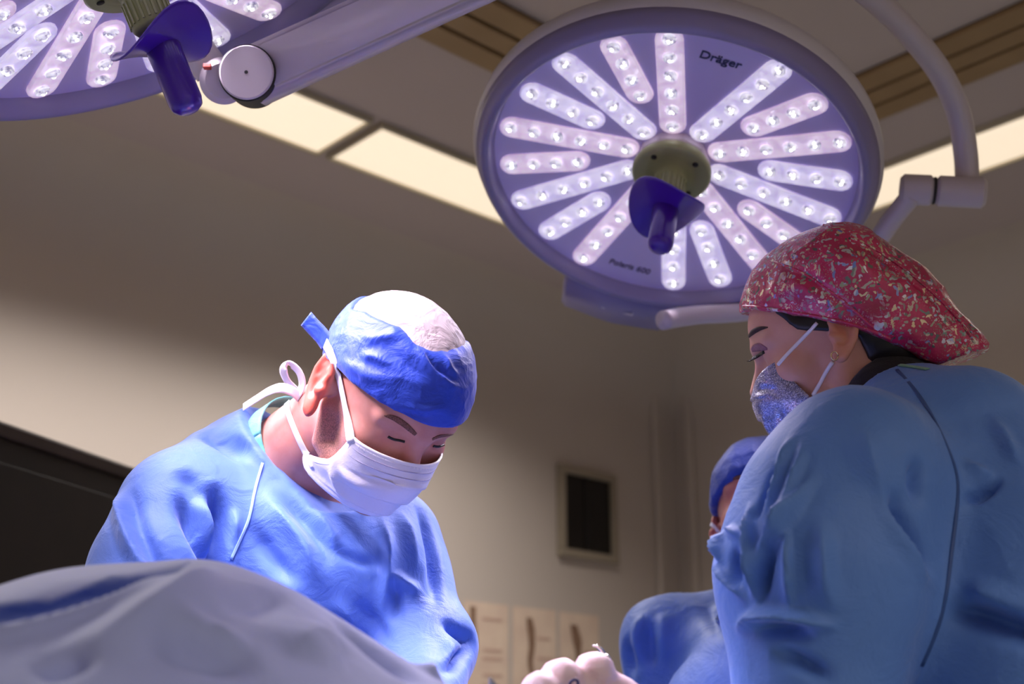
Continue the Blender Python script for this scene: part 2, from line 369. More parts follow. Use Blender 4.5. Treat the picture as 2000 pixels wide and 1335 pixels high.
def surgical_lamp(pos, R, rot_off, label, led_w, grot=0.):
    pos = CAMP + (np.array(pos) - CAMP) * LS
    e = empty('surgical_lamp'); M = basis(R[:, 0], R[:, 1], R[:, 2], pos); e.matrix_world = M @ Matrix.Scale(LS, 4)
    lathe('housing', [(.362, .0), (.369, -.012), (.368, -.03), (.352, -.055), (.29, -.085), (.1, -.11), (0, -.112)], M_shell, e, 96)
    lathe('rim', [(.325, -.004), (.329, .006), (.332, .026), (.338, .031), (.349, .024), (.358, .010), (.363, -.002), (.355, -.01)], M_rim, e, 96)
    lathe('face', [(0, -DISH), (.06, rim_z(.06)), (.2, rim_z(.2)), (.328, 0)], M_face, e, 96)
    for k in range(20):
        if k in (1, 11): continue
        lng = k % 2 == 0; warm = 1 if (k // 2) % 2 == (0 if lng else 1) else 0
        b = bpy.data.objects.new('led_bar', (bar_long if lng else bar_short)[warm]); COL.objects.link(b); b.parent = e
        b.rotation_euler = (0, 0, -math.radians(18 * (k + rot_off)))
        nl = 6 if lng else 4; r0, r1 = (.088, .302) if lng else (.174, .296)
        for q in range(nl):
            rr = r0 + (r1 - r0) * q / (nl - 1)
            lo = bpy.data.objects.new('lens', lens_data((q + k // 2) % 2 if q % 3 else 0)); COL.objects.link(lo); lo.parent = b
            lo.location = (0, rr, rim_z(rr) + .0045); lo.rotation_euler = (math.atan(DISH / RO), 0, (q * 1.7 + k))
    # hub, flange, stem
    hb = lathe('hub_base', [(.067, -.05), (.067, -.022), (.062, -.014), (.03, -.012), (0, -.012)], M_hubbase, e, 10, False)
    fl = lathe('hub_flange', [(.05, -.018), (.066, -.016), (.0715, -.006), (.0715, .004), (.066, .008), (.05, .006), (.031, .010), (.0285, .02), (.0285, .064), (.024, .070), (0, .070)], M_green, e, 48)
    for k in range(4):
        a = .6 + k * math.pi / 2
        lathe('screw_hole', [(.0055, .0), (.0055, .0012), (0, .0012)], M_dark, fl, 12, True, Matrix.Translation((.053 * math.cos(a), .053 * math.sin(a), .0068)))
    for k in range(22):
        a = 2 * math.pi * k / 22
        box('grip_rib', (-.0015, .0275, .028), (.0015, .0305, .06), M_green, fl, 0, Matrix.Rotation(a, 4, 'Z'))
    # purple sterile handle with a bent guard
    hd = lathe('handle', [(.016, .066), (.0235, .085), (.0225, .12), (.0225, .172), (.020, .182), (.012, .188), (0, .189)], M_purple, e, 28)
    n, m = 20, 36; V = [(0, 0, .088)]; Fc = []
    def gz(x, y): return .096 - 7.0 * (x * .5 - y * .87) ** 2 + 2.0 * (x * .87 + y * .5) ** 2
    for s_ in (0, .0028):
        for i in range(1, n + 1):
            for k in range(m):
                a = 2 * math.pi * k / m; r = .068 * i / n
                V.append((r * math.cos(a), r * math.sin(a), gz(r * math.cos(a), r * math.sin(a)) + s_))
    V.append((0, 0, .0948))
    for s_ in range(2):
        o = 1 + s_ * n * m
        for k in range(m):
            k2 = (k + 1) % m
            Fc.append((0 if s_ == 0 else len(V) - 1, o + k, o + k2))
            for i in range(n - 1): Fc.append((o + i * m + k, o + i * m + k2, o + (i + 1) * m + k2, o + (i + 1) * m + k))
    for k in range(m):
        k2 = (k + 1) % m; Fc.append((1 + (n - 1) * m + k, 1 + (n - 1) * m + k2, 1 + n * m + (n - 1) * m + k2, 1 + n * m + (n - 1) * m + k))
    bm = bmesh.new(); vs = [bm.verts.new(v) for v in V]
    for f_ in Fc: bm.faces.new([vs[q] for q in f_])
    bmesh.ops.rotate(bm, cent=(0, 0, 0), matrix=Matrix.Rotation(grot, 3, 'Z'), verts=bm.verts)
    bm_obj('guard', bm, M_purple, e, True)
    # lettering between the bars
    def lettering(k, r, txt, size, mat, flip, name):
        a = -math.radians(18 * (k + rot_off)); er = Vector((-math.sin(a), math.cos(a), 0)); et = Vector((er.y, -er.x, 0))
        if flip: er, et = -er, -et
        rad = -er if flip else er
        p = rad * r; nrm = Vector((rad.x * -DISH / RO, rad.y * -DISH / RO, 1)).normalized()
        y_ = (er - nrm * er.dot(nrm)).normalized(); x_ = y_.cross(nrm)
        text_mesh(name, txt, size, mat, e, basis(x_, y_, nrm, (p.x, p.y, rim_z(r) + .0012)), .12 if flip else 0)
    lettering(1, .268, 'Dräger', .025, M_ink, False, 'maker_lettering')
    lettering(11, .283, 'Polaris 600', .019, M_inkg, True, 'model_lettering')
    # control module below the rim
    a = -math.radians(18 * (10.95 + rot_off)); er = Vector((-math.sin(a), math.cos(a), 0)); et = Vector((er.y, -er.x, 0))
    Mm = basis(et, er, (0, 0, 1), er * .345)
    bm = bmesh.new(); rings = []
    for (x, y1, z0, z1) in ((-.120, .04, -.05, .0), (-.108, .112, -.06, .006), (.0, .124, -.066, .010), (.108, .112, -.06, .006), (.120, .04, -.05, .0)):
        rings.append([bm.verts.new(v) for v in ((x, -.02, z0), (x, y1 - .015, z0), (x, y1, (z0 + z1) / 2), (x, y1 - .01, z1), (x, -.005, z1 + .012))])
    for p_, q_ in zip(rings, rings[1:]):
        for k in range(5): bm.faces.new([p_[k], p_[(k + 1) % 5], q_[(k + 1) % 5], q_[k]])
    bm.faces.new(rings[0]); bm.faces.new(rings[-1][::-1])
    bmesh.ops.bevel(bm, geom=bm.edges[:], offset=.006, segments=2, affect='EDGES'); bmesh.ops.transform(bm, matrix=Mm, verts=bm.verts)
    cm = bm_obj('control_module', bm, M_rim, e, True)
    bm = bmesh.new(); box_bm(bm, (-.112, .060, -.02), (.112, .094, -.010), .004); bmesh.ops.transform(bm, matrix=Mm, verts=bm.verts)
    box('display', (-.038, .036, .006), (.03, .064, .0145), M_hubbase, cm, .002, Mm); box('display_text', (-.034, .044, .0145), (.004, .056, .0152), M_inkg, cm, 0, Mm); bm.free()
    # emitters at the inner lenses of the long bars
    for k in range(20):
        if k in (1, 11): continue
        main = k % 2 == 0; an = -math.radians(18 * (k + rot_off)); rr = .2
        ld = bpy.data.lights.new('led_spot', 'SPOT'); ld.energy = led_w if main else LED_SPILL[0 if led_w == LED_W else 1]; ld.color = (.92, .80, 1.0); ld.shadow_soft_size = .02
        ld.spot_size = math.radians((38 if led_w == LED_W else 45) if main else 68); ld.spot_blend = .55 if main else 1.0
        lo = bpy.data.objects.new('led_spot', ld); COL.objects.link(lo); lo.parent = e
        p = Vector((-math.sin(an) * rr, math.cos(an) * rr, rim_z(rr) + .02)); lo.location = p
        dr = (Vector((0, 0, 1.0)) - p).normalized(); lo.rotation_euler = dr.to_track_quat('-Z', 'Y').to_euler()
    return tag(e, label, 'surgical lamp', 'ceiling mounted operating lamps')

R1 = np.array([[.97576, -.11670, -.18511], [-.17072, -.93517, -.31035], [-.13689, .33443, -.93242]])
R2 = np.array([[.51728, -.76047, .39256], [-.85581, -.45912, .23831], [-.00100, -.45923, -.88831]])
lamp1 = surgical_lamp((.2885, 2.0402, 2.1186), R1, .0162, 'round operating lamp with its whole face of LED bars showing, on a curved arm', LED_W, .42)
lamp2 = surgical_lamp((-.49487, 1.40319, 2.07798), R2, -.3316, 'operating lamp cut off by the picture edge, with a thick spring arm behind it', LED_W2, .7)

# arms (parts of their lamps, built in world space)
def world_child(o, parent):
    if o is None: return None
    o.parent = parent; o.matrix_parent_inverse = (Matrix.Translation(parent.location) @ parent.rotation_euler.to_matrix().to_4x4() @ Matrix.Diagonal((*parent.scale, 1))).inverted(); return o
def W(l): return [at(*p) for p in l]
column = np.array([.12, .95, 3.0])
pa = W([(1889, 362, 1.99), (1886, 300, 1.99), (1872, 220, 1.97), (1838, 145, 1.94), (1785, 75, 1.90), (1715, 5, 1.85), (1610, -75, 1.76), (1500, -140, 1.68)])
world_child(tube('curved_arm', pa, .0185, M_arm, None, 20, 60), lamp1)
c0, c1 = at(1757, 369, 2.0), at(1926, 377, 1.97); ax = c1 - c0
def cyl(name, p0, p1, r, mat, seg=36, bev=.006):
    p0 = np.array(p0); p1 = np.array(p1); d = p1 - p0; L = np.linalg.norm(d); d = d / L
    q = Vector(d).to_track_quat('Z', 'Y').to_matrix().to_4x4()
    return lathe(name, [(0, 0), (r - bev, 0), (r, bev), (r, L - bev), (r - bev, L), (0, L)], mat, None, seg, True, Matrix.Translation(p0) @ q)
def flat_shade(o, ang=35):
    o.data.polygons.foreach_set('use_smooth', [True] * len(o.data.polygons)); o.data.set_sharp_from_angle(angle=math.radians(ang)); return o
world_child(flat_shade(cyl('arm_joint', c0, c0 + ax * .40, .0245, M_arm)), lamp1)
world_child(flat_shade(cyl('arm_joint', c0 + ax * .415, c1, .0245, M_arm)), lamp1)
world_child(flat_shade(cyl('joint_gap', c0 + ax * .39, c0 + ax * .42, .022, M_dark, 36, .001)), lamp1)
world_child(tube('yoke', W([(1782, 380, 1.99), (1745, 425, 2.02), (1705, 480, 2.06), (1640, 545, 2.12), (1540, 592, 2.16), (1440, 610, 2.17), (1360, 615, 2.14), (1295, 625, 2.08)]), .0165, M_arm, None, 16, 48), lamp1)
# spring arm of the other lamp
s0, s1 = at(492, 152, 1.66), at(905, -36, 1.62); s2 = column + np.array([0, 0, -.36])
dirn = (s1 - s0) / np.linalg.norm(s1 - s0)
def sq_beam(name, p0, p1, w0, w1, mat, dep=.6):
    p0 = np.array(p0); p1 = np.array(p1); d = (p1 - p0) / np.linalg.norm(p1 - p0); up = UV - d * (UV @ d); up /= np.linalg.norm(up); sd = np.cross(d, up)
    bm = bmesh.new(); v = []
    for p, w_ in ((p0, w0), (p1, w1)):
        v.append([bm.verts.new(p + up * w_ * a + sd * w_ * dep * b) for a, b in ((1, 1), (1, -1), (-1, -1), (-1, 1))])
    for k in range(4): bm.faces.new([v[0][k], v[0][(k + 1) % 4], v[1][(k + 1) % 4], v[1][k]])
    bm.faces.new(v[0][::-1]); bm.faces.new(v[1])
    bmesh.ops.bevel(bm, geom=bm.edges[:], offset=min(w0, w1) * .3, segments=3, affect='EDGES')
    return bm_obj(name, bm, mat, None, True)
world_child(sq_beam('spring_arm', s0 - dirn * .01, s1 + dirn * .55, .038, .034, M_arm), lamp2)
world_child(flat_shade(cyl('joint_cap', s0 + FV * .02, s0 - FV * .036, .0355, M_arm, 48, .002)), lamp2)
world_child(flat_shade(cyl('joint_ring', s0 + FV * .02, s0 - FV * .032, .0375, M_dark, 48, .001)), lamp2)
world_child(flat_shade(cyl('joint_screw', s0 - FV * .03, s0 - FV * .0365, .0025, M_dark, 12, .0005)), lamp2)
kn = at(440, 160, 1.665)
world_child(flat_shade(cyl('knuckle', at(438, 158, 1.71), at(436, 158, 1.645), .031, M_arm, 40, .008)), lamp2)
world_child(tube('knuckle_arm', W([(415, 140, 1.68), (380, 90, 1.67), (345, 30, 1.66), (300, -60, 1.62)]), .024, M_arm, None, 16, 24), lamp2)
world_child(box('red_mark', (-.005, -.004, -.003), (.005, .004, .003), M_red, None, .001, Matrix.Translation(at(405, 130, 1.635))), lamp2)
cl = empty('ceiling_column', tuple(column))
flat_shade(lathe('column', [(0, -.42), (.05, -.42), (.055, -.41), (.055, -.06), (.14, -.055), (.15, 0), (0, 0)], M_arm, cl, 40, True))
for nm_, tgt, dz in (('boom', at(1470, -158, 1.66), -.2), ('boom', s1 + dirn * .58, -.34)):
    world_child(tube(nm_, [column + np.array([0, 0, dz]), (column + np.array([0, 0, dz]) + tgt) / 2 + np.array([0, 0, .03]), tgt], .026, M_arm, None, 16, 24), cl)
tag(cl, 'round ceiling column carrying both lamp arms', 'column')

# ------------------------------------------------------------------ tall dark cabinet
q0 = at(0, 822, 2.45); q1 = at(275, 905, 2.45 * (.2492 / .2135)); zt = q0[2]
dv = (q1 - q0) * np.array([1, 1, 0]); dv /= np.linalg.norm(dv); nv = np.array([-dv[1], dv[0], 0])
Mc = basis(dv, nv, ZZ, (q0[0], q0[1], 0))
cb = empty('equipment_cabinet', (0, 0, 0)); cb.matrix_world = Mc
box('body', (-.30, .0, .08), (.75, .55, zt - .03), M_cab, cb, .006)
box('top_edge', (-.305, -.006, zt - .03), (.755, .555, zt), M_cab2, cb, .006)
box('side_panel', (-.26, -.006, .14), (.71, .0, zt - .08), M_cab, cb, .002)
for x in (-.26, .71):
    for y in (.04, .5): lathe('foot', [(0, 0), (.02, 0), (.02, .08), (0, .08)], M_cab2, cb, 12, True, Matrix.Translation((x, y, 0)))
tag(cb, 'tall dark brown cabinet standing behind the surgeon by the left wall', 'cabinet')
# ------------------------------------------------------------------ signed-distance sculpting
def nrm(v): v = np.asarray(v, float); return v / np.linalg.norm(v)
def smin(a, b, k):
    h = np.clip(.5 + .5 * (b - a) / k, 0, 1); return b + (a - b) * h - k * h * (1 - h)
def smax(a, b, k): return -smin(-a, -b, k)
def ell(P, c, r, Rm=None):
    q = P - np.asarray(c)
    if Rm is not None: q = q @ Rm
    r = np.asarray(r); k0 = np.linalg.norm(q / r, axis=1); k1 = np.linalg.norm(q / (r * r), axis=1) + 1e-9
    return k0 * (k0 - 1) / k1
def cap(P, a, b, ra, rb=None):
    a = np.asarray(a, float); b = np.asarray(b, float); rb = ra if rb is None else rb
    ab = b - a; t = np.clip(((P - a) @ ab) / (ab @ ab), 0, 1)
    return np.linalg.norm(P - a - t[:, None] * ab, axis=1) - (ra + (rb - ra) * t)
def sph(P, c, r): return np.linalg.norm(P - np.asarray(c), axis=1) - r
def chain(P, pts, k=.0):
    d = None
    for (a, ra), (b, rb) in zip(pts, pts[1:]):
        e = cap(P, a, b, ra, rb); d = e if d is None else (np.minimum(d, e) if k == 0 else smin(d, e, k))
    return d
def plane(P, p, n): return (P - np.asarray(p)) @ nrm(n)

def sdf_mesh(f, lo, hi, h, project=2, B=8):
    lo = np.asarray(lo, float); hi = np.asarray(hi, float)
    nb = np.ceil((hi - lo) / (h * B)).astype(int)
    cen = np.stack(np.meshgrid(*[np.arange(n) for n in nb], indexing='ij'), -1).reshape(-1, 3)
    d = f(lo + (cen * B + (B - 1) / 2) * h)
    act = np.abs(d) < B * h * 1.45
    vals = np.repeat(np.repeat(np.repeat(d.reshape(nb), B, 0), B, 1), B, 2).astype(np.float32)
    off = np.stack(np.meshgrid(*[np.arange(B)] * 3, indexing='ij'), -1).reshape(-1, 3)
    ac = cen[act]
    for s in range(0, len(ac), 400):
        idx = (ac[s:s + 400, None, :] * B + off[None]).reshape(-1, 3)
        vals[idx[:, 0], idx[:, 1], idx[:, 2]] = f(lo + idx * h)
    ins = vals < 0; sh = np.array(vals.shape) - 1
    cnt = np.zeros(sh, np.int8)
    cs = [(i, j, k) for i in (0, 1) for j in (0, 1) for k in (0, 1)]
    for i, j, k in cs: cnt += ins[i:i + sh[0], j:j + sh[1], k:k + sh[2]]
    cell = np.argwhere((cnt > 0) & (cnt < 8))
    acc = np.zeros((len(cell), 3)); n = np.zeros(len(cell))
    g = lambda o: vals[cell[:, 0] + o[0], cell[:, 1] + o[1], cell[:, 2] + o[2]]
    for c in cs:
        for ax in range(3):
            if c[ax]: continue
            c2 = list(c); c2[ax] = 1
            a, b = g(c), g(c2); m = (a < 0) != (b < 0)
            t = np.where(m, a / np.where(m, a - b, 1), 0)
            p = np.tile(np.array(c, float), (len(cell), 1)); p[:, ax] += t
            acc[m] += p[m]; n[m] += 1
    V = lo + (cell + acc / n[:, None]) * h
    vid = np.full(sh, -1, np.int32); vid[cell[:, 0], cell[:, 1], cell[:, 2]] = np.arange(len(cell))
    Fs = []
    for ax in range(3):
        a1, a2 = (ax + 1) % 3, (ax + 2) % 3
        s0 = [slice(1, sh[i]) for i in range(3)]; s0[ax] = slice(0, sh[ax])
        s1 = list(s0); s1[ax] = slice(1, sh[ax] + 1)
        A_, B_ = ins[tuple(s0)], ins[tuple(s1)]
        e = np.argwhere(A_ != B_)
        base = e + np.array([0 if i == ax else 1 for i in range(3)])
        fl = A_[e[:, 0], e[:, 1], e[:, 2]]
        def vv(d1, d2):
            q = base.copy(); q[:, a1] -= d1; q[:, a2] -= d2; return vid[q[:, 0], q[:, 1], q[:, 2]]
        Q = np.stack([vv(1, 1), vv(0, 1), vv(0, 0), vv(1, 0)], 1)
        Q = np.where(fl[:, None], Q, Q[:, ::-1]); Fs.append(Q)
    Fc = np.concatenate(Fs); Fc = Fc[(Fc >= 0).all(1)]
    T = np.array([[1, 1, 1], [1, -1, -1], [-1, 1, -1], [-1, -1, 1]]) * h * .25
    for _ in range(project):
        gr = sum(np.outer(f(V + t), t) for t in T); gr /= np.linalg.norm(gr, axis=1)[:, None] + 1e-12
        V = V - gr * np.clip(f(V), -h, h)[:, None] * .9
    return V, Fc
def vnormals(V, Fc):
    n = np.cross(V[Fc[:, 2]] - V[Fc[:, 0]], V[Fc[:, 3]] - V[Fc[:, 1]])
    N = np.zeros_like(V)
    for k in range(4): np.add.at(N, Fc[:, k], n)
    return N / (np.linalg.norm(N, axis=1)[:, None] + 1e-12)
def laplace(V, Fc, it=1, lam=.5, mask=None):
    for _ in range(it):
        s = np.zeros_like(V); c = np.zeros(len(V))
        for k in range(4):
            a, b = Fc[:, k], Fc[:, (k + 1) % 4]
            np.add.at(s, a, V[b]); np.add.at(c, a, 1); np.add.at(s, b, V[a]); np.add.at(c, b, 1)
        L = s / np.maximum(c, 1)[:, None] - V
        V = V + L * (lam if mask is None else lam * mask[:, None])
    return V
def fast_mesh(name, V, Fc, mat, parent=None, M=None):
    me = bpy.data.meshes.new(name)
    nf = len(Fc); k = Fc.shape[1]
    me.vertices.add(len(V)); me.vertices.foreach_set('co', np.ascontiguousarray(V, np.float32).ravel())
    me.loops.add(nf * k); me.loops.foreach_set('vertex_index', np.ascontiguousarray(Fc, np.int32).ravel())
    me.polygons.add(nf); me.polygons.foreach_set('loop_start', np.arange(0, nf * k, k, dtype=np.int32))
    me.update(calc_edges=True); me.validate()
    o = link(name, me, mat, parent, True)
    return o
def bvh(V, Fc): return BVHTree.FromPolygons([tuple(v) for v in V], [tuple(f) for f in Fc])
def hit(tree, x, y):
    """surface point seen through photo pixel x, y"""
    d = ray(x, y); p, n, i, t = tree.ray_cast(Vector(CAMP), Vector(nrm(d)))
    return None if p is None else (np.array(p), np.array(n))
def seg_dist(P, A):
    """distance, arclength fraction and signed side of points to a 3-D polyline"""
    best = np.full(len(P), 1e9); tt = np.zeros(len(P)); foot = np.zeros_like(P); tan = np.zeros_like(P)
    L = np.r_[0, np.cumsum(np.linalg.norm(np.diff(A, axis=0), axis=1))]
    for i in range(len(A) - 1):
        ab = A[i + 1] - A[i]; l2 = ab @ ab + 1e-15
        t = np.clip(((P - A[i]) @ ab) / l2, 0, 1); q = A[i] + t[:, None] * ab; d = np.linalg.norm(P - q, axis=1); m = d < best
        best[m] = d[m]; tt[m] = (L[i] + t[m] * (L[i + 1] - L[i])) / L[-1]; foot[m] = q[m]; tan[m] = ab / math.sqrt(l2)
    return best, tt, foot, tan
def folds(V, Fc, specs, n=14):
    """press creases and ridges into a cloth mesh. spec = (pixel polyline, height m, width m, kind[, taper])
       kind: 'g' gaussian ridge/valley, 's' one-sided step (lip), 'v' sharp ridge"""
    N = vnormals(V, Fc); tree = bvh(V, Fc); V0 = V; V = V.copy()
    for sp in specs:
        pts, amp, wd, kind = sp[:4]; tp = sp[4] if len(sp) > 4 else (1, 1)
        px = catmull(pts, max(n, 2)); hs = [hit(tree, *p) for p in px]; hs = [h_ for h_ in hs if h_ is not None]
        if len(hs) < 2: continue
        A = np.array([h_[0] for h_ in hs]); An = np.array([h_[1] for h_ in hs])
        lo, hi = A.min(0) - wd * 4, A.max(0) + wd * 4
        m = np.where(((V0 > lo) & (V0 < hi)).all(1))[0]
        d, t, foot, tan = seg_dist(V0[m], A)
        nm = An.mean(0); nm /= np.linalg.norm(nm)
        front = (N[m] @ nm > -.2)
        e0 = np.clip(t / .42, 0, 1) if tp[0] else np.ones_like(t); e1 = np.clip((1 - t) / .42, 0, 1) if tp[1] else np.ones_like(t)
        env = (e0 * e0 * (3 - 2 * e0)) * (e1 * e1 * (3 - 2 * e1))
        if kind == 'g': prof = np.exp(-(d / wd) ** 2)
        elif kind == 'v': prof = np.maximum(0, 1 - d / wd) ** 1.5
        else:
            side = np.einsum('ij,ij->i', np.cross(tan, V0[m] - foot), np.broadcast_to(nm, foot.shape))
            sd = np.sign(side) * d
            prof = np.where(sd > 0, np.exp(-(sd / (wd * .35)) ** 2) , np.exp(-(sd / (wd * 1.6)) ** 2)) if amp > 0 else np.where(sd > 0, np.exp(-(sd / (wd * .35)) ** 2), np.exp(-(sd / (wd * 1.6)) ** 2))
        V[m] += N[m] * (amp * 1.3 * prof * env * front * (d < wd * 4))[:, None]
    return V
from mathutils import noise as mnoise
def crumple(V, Fc, amp, scale, seed=0., ridged=True, aniso=(1, 1, 1)):
    N = vnormals(V, Fc); q = V * scale * np.asarray(aniso) + seed
    d = np.array([mnoise.noise(Vector(p)) for p in q])
    if ridged: d = 1 - 2 * np.sqrt(np.abs(d) + .002)
    return V + N * (d * amp)[:, None]

# ------------------------------------------------------------------ human heads (local axes: X own right, Y forward, Z up; metres)
def ear_sdf(P, s, sc=1.0):
    q = P * np.array([s, 1, 1]); c = np.array([.0795, -.014, .003])
    nn = nrm((.965, -.16, .16)); uu = nrm(np.array([.12, -.34, .93])); uu = nrm(uu - nn * (uu @ nn)); ff = np.cross(uu, nn)
    if ff[1] < 0: ff = -ff
    L = np.stack([(q - c) @ nn, (q - c) @ ff, (q - c) @ uu], 1) / sc
    d = ell(L, (.003, -.001, .003), (.0058, .0165, .029))
    d = smin(d, ell(L, (.0015, .003, -.026), (.005, .0095, .011)), .006)
    bowl = ell(L, (.0085, .001, .0), (.0078, .0105, .0165)); d = smax(d, -bowl, .003)
    d = smax(d, -cap(L, (.0085, -.010, .008), (.0085, .002, .022), .0032), .003)
    hx = [((.004, .009, .003), .0030), ((.005, .0145, .014), .0036), ((.006, .010, .027), .0040), ((.007, .0, .0325), .0042), ((.007, -.0115, .026), .0042), ((.007, -.0165, .011), .0040), ((.006, -.0145, -.006), .0036), ((.004, -.008, -.019), .0040), ((.002, .0, -.029), .0055)]
    d = smin(d, chain(L, hx), .003)
    d = smin(d, cap(L, (.005, .0125, -.004), (.006, .0085, -.006), .0045), .003)
    return smin(d, cap(L, (-.008, .006, .006), (.0, .004, -.004), .010, .008), .006) * sc
def skull_sdf(P):
    d = ell(P, (0, -.014, .042), (.0750, .093, .083))
    return smin(d, ell(P, (0, .034, .046), (.060, .064, .064)), .03)
def head_sdf(P, o):
    j = o.get('jaw', 1.0)
    d = skull_sdf(P)
    d = smin(d, ell(P, (0, .042, -.022), (.056 * (.6 + .4 * j), .053, .083)), .025)
    for s in (-1, 1):
        q = P * np.array([s, 1, 1])
        d = smin(d, chain(q, [((.056 * j, -.004, -.02), .014), ((.052 * j, .008, -.062), .014), ((.022, .070, -.086), .013)]), .022)
        d = smin(d, sph(q, (.046, .058, -.012), .019), .02)
        d = smin(d, cap(q, (.008, .092, .034), (.047, .073, .036), .0085, .006), .012)
        d = smax(d, -sph(q, (.032, .104, .016), .0165), .012)
        d = smin(d, sph(q, (.0315, .0745, .0175), .0128), .004)
        d = smin(d, sph(q, (.0105, .100, -.022), .0085), .007)
    d = smin(d, cap(P, (0, .0, -.07), (0, .074, -.090), .02, .016), .02)
    d = smin(d, chain(P, [((0, .0895, .026), .0075), ((0, .101, .004), .0085), ((0, .1115, -.017), .0115)]), .010)
    d = smin(d, ell(P, (0, .094, -.050), (.020, .009, .006)), .006); d = smin(d, ell(P, (0, .092, -.059), (.018, .009, .006)), .006)
    for s in (-1, 1): d = smin(d, ear_sdf(P, s, o.get('ear', 1.0)), .003)
    nk = o['neck']                                     # neck chain, local
    d = smin(d, chain(P, nk, .02), .022)
    for a, b, ra, rb in o.get('bust', []): d = smin(d, cap(P, a, b, ra, rb), .05)
    return d

class Head:
    def __init__(s, pos, R, sc=1.0):
        s.pos = np.array(pos, float); s.R = np.array(R, float); u, _, vt = np.linalg.svd(s.R); s.R = u @ vt; s.sc = sc
    def w(s, p): return np.asarray(p, float) * s.sc @ s.R.T + s.pos
    def l(s, p): return (np.asarray(p, float) - s.pos) @ s.R / s.sc
    def M(s): return basis(s.R[:, 0] * s.sc, s.R[:, 1] * s.sc, s.R[:, 2] * s.sc, s.pos)

# ------------------------------------------------------------------ cloth and skin materials
def cloth(name, c1, c2, weave=900, rough=.55, crease=.35, sheen=.2):
    m = Mat(name, c1, rough, Sheen_Weight=sheen, Sheen_Roughness=.4)
    m.b.inputs['Specular IOR Level'].default_value = .35
    m.mottle(c1, c2, 6, 5)
    co = m.obco()
    wv = m.n('ShaderNodeTexVoronoi'); wv.inputs['Scale'].default_value = weave; m.l(co, wv.inputs['Vector'])
    m.bump(wv.outputs['Distance'], .22, .0006)
    n1 = m.noise(22, 4, .6, co, .8); m.bump(n1, crease, .012)
    wn_ = m.n('ShaderNodeTexNoise'); wn_.inputs['Scale'].default_value = 9; m.l(co, wn_.inputs['Vector'])
    mx_ = m.n('ShaderNodeMix', data_type='VECTOR'); mx_.inputs['Factor'].default_value = .12; m.l(co, mx_.inputs['A']); m.l(wn_.outputs['Color'], mx_.inputs['B'])
    vc = m.n('ShaderNodeTexVoronoi', feature='F1'); vc.inputs['Scale'].default_value = 15; m.l(mx_.outputs['Result'], vc.inputs['Vector'])
    m.bump(vc.outputs['Distance'], crease * .3, .010)
    return m
def skin(name, base, red, stubble=None, ear=.15):
    m = Mat(name, base, .45, Subsurface_Weight=.12, Subsurface_Scale=.004)
    m.b.inputs['Subsurface Radius'].default_value = (1.0, .32, .18); m.b.inputs['Specular IOR Level'].default_value = .4
    co = m.obco()
    col = m.ramp(m.noise(28, 5, .55, co), [(.3, base), (.75, red)])
    if stubble is not None:
        sx = m.n('ShaderNodeSeparateXYZ'); m.l(co, sx.inputs[0])
        r1 = m.n('ShaderNodeMapRange', i_From_Min=.004, i_From_Max=-.022); m.l(sx.outputs['Z'], r1.inputs['Value'])
        r2 = m.n('ShaderNodeMapRange', i_From_Min=-.022, i_From_Max=.006); m.l(sx.outputs['Y'], r2.inputs['Value'])
        r3 = m.n('ShaderNodeMapRange', i_From_Min=-.125, i_From_Max=-.095); m.l(sx.outputs['Z'], r3.inputs['Value'])
        mu = m.n('ShaderNodeMath', operation='MULTIPLY'); m.l(r1.outputs[0], mu.inputs[0]); m.l(r2.outputs[0], mu.inputs[1])
        mu3 = m.n('ShaderNodeMath', operation='MULTIPLY'); m.l(mu.outputs[0], mu3.inputs[0]); m.l(r3.outputs[0], mu3.inputs[1])
        ns = m.noise(700, 2, .6, co); nr = m.n('ShaderNodeMapRange', i_From_Min=.38, i_From_Max=.66, i_To_Max=.75); m.l(ns, nr.inputs['Value'])
        mu2 = m.n('ShaderNodeMath', operation='MULTIPLY'); m.l(mu3.outputs[0], mu2.inputs[0]); m.l(nr.outputs[0], mu2.inputs[1])
        mx = m.n('ShaderNodeMix', data_type='RGBA'); m.l(mu2.outputs[0], mx.inputs['Factor']); m.l(col, mx.inputs['A']); mx.inputs['B'].default_value = stubble
        col = mx.outputs['Result']
    sx2 = m.n('ShaderNodeSeparateXYZ'); m.l(co, sx2.inputs[0]); ab = m.n('ShaderNodeMath', operation='ABSOLUTE'); m.l(sx2.outputs['X'], ab.inputs[0])
    er = m.n('ShaderNodeMapRange', i_From_Min=.0775, i_From_Max=.085, i_To_Max=ear); m.l(ab.outputs[0], er.inputs['Value'])
    z2 = m.n('ShaderNodeMapRange', i_From_Min=-.05, i_From_Max=-.035); m.l(sx2.outputs['Z'], z2.inputs['Value'])
    em = m.n('ShaderNodeMath', operation='MULTIPLY'); m.l(er.outputs[0], em.inputs[0]); m.l(z2.outputs[0], em.inputs[1])
    m2 = m.n('ShaderNodeMix', data_type='RGBA'); m.l(em.outputs[0], m2.inputs['Factor']); m.l(col, m2.inputs['A']); m2.inputs['B'].default_value = srgb(224, 84, 66); col = m2.outputs['Result']
    m.l(col, m.b.inputs['Base Color'])
    m.bump(m.noise(450, 3, .6, co), .12, .0006)
    return m
M_gown = cloth('gown_blue', srgb(86, 120, 204), srgb(93, 128, 212), rough=.62, crease=.28, sheen=.22)
M_gown_w = cloth('gown_blue_woman', srgb(94, 136, 210), srgb(102, 144, 218), crease=.3)
M_gown_t = cloth('gown_blue_third', srgb(80, 114, 192), srgb(88, 122, 200))
M_seam = Mat('gown_seam', srgb(150, 184, 236), .5).mottle(srgb(145, 180, 232), srgb(156, 190, 240), 40)
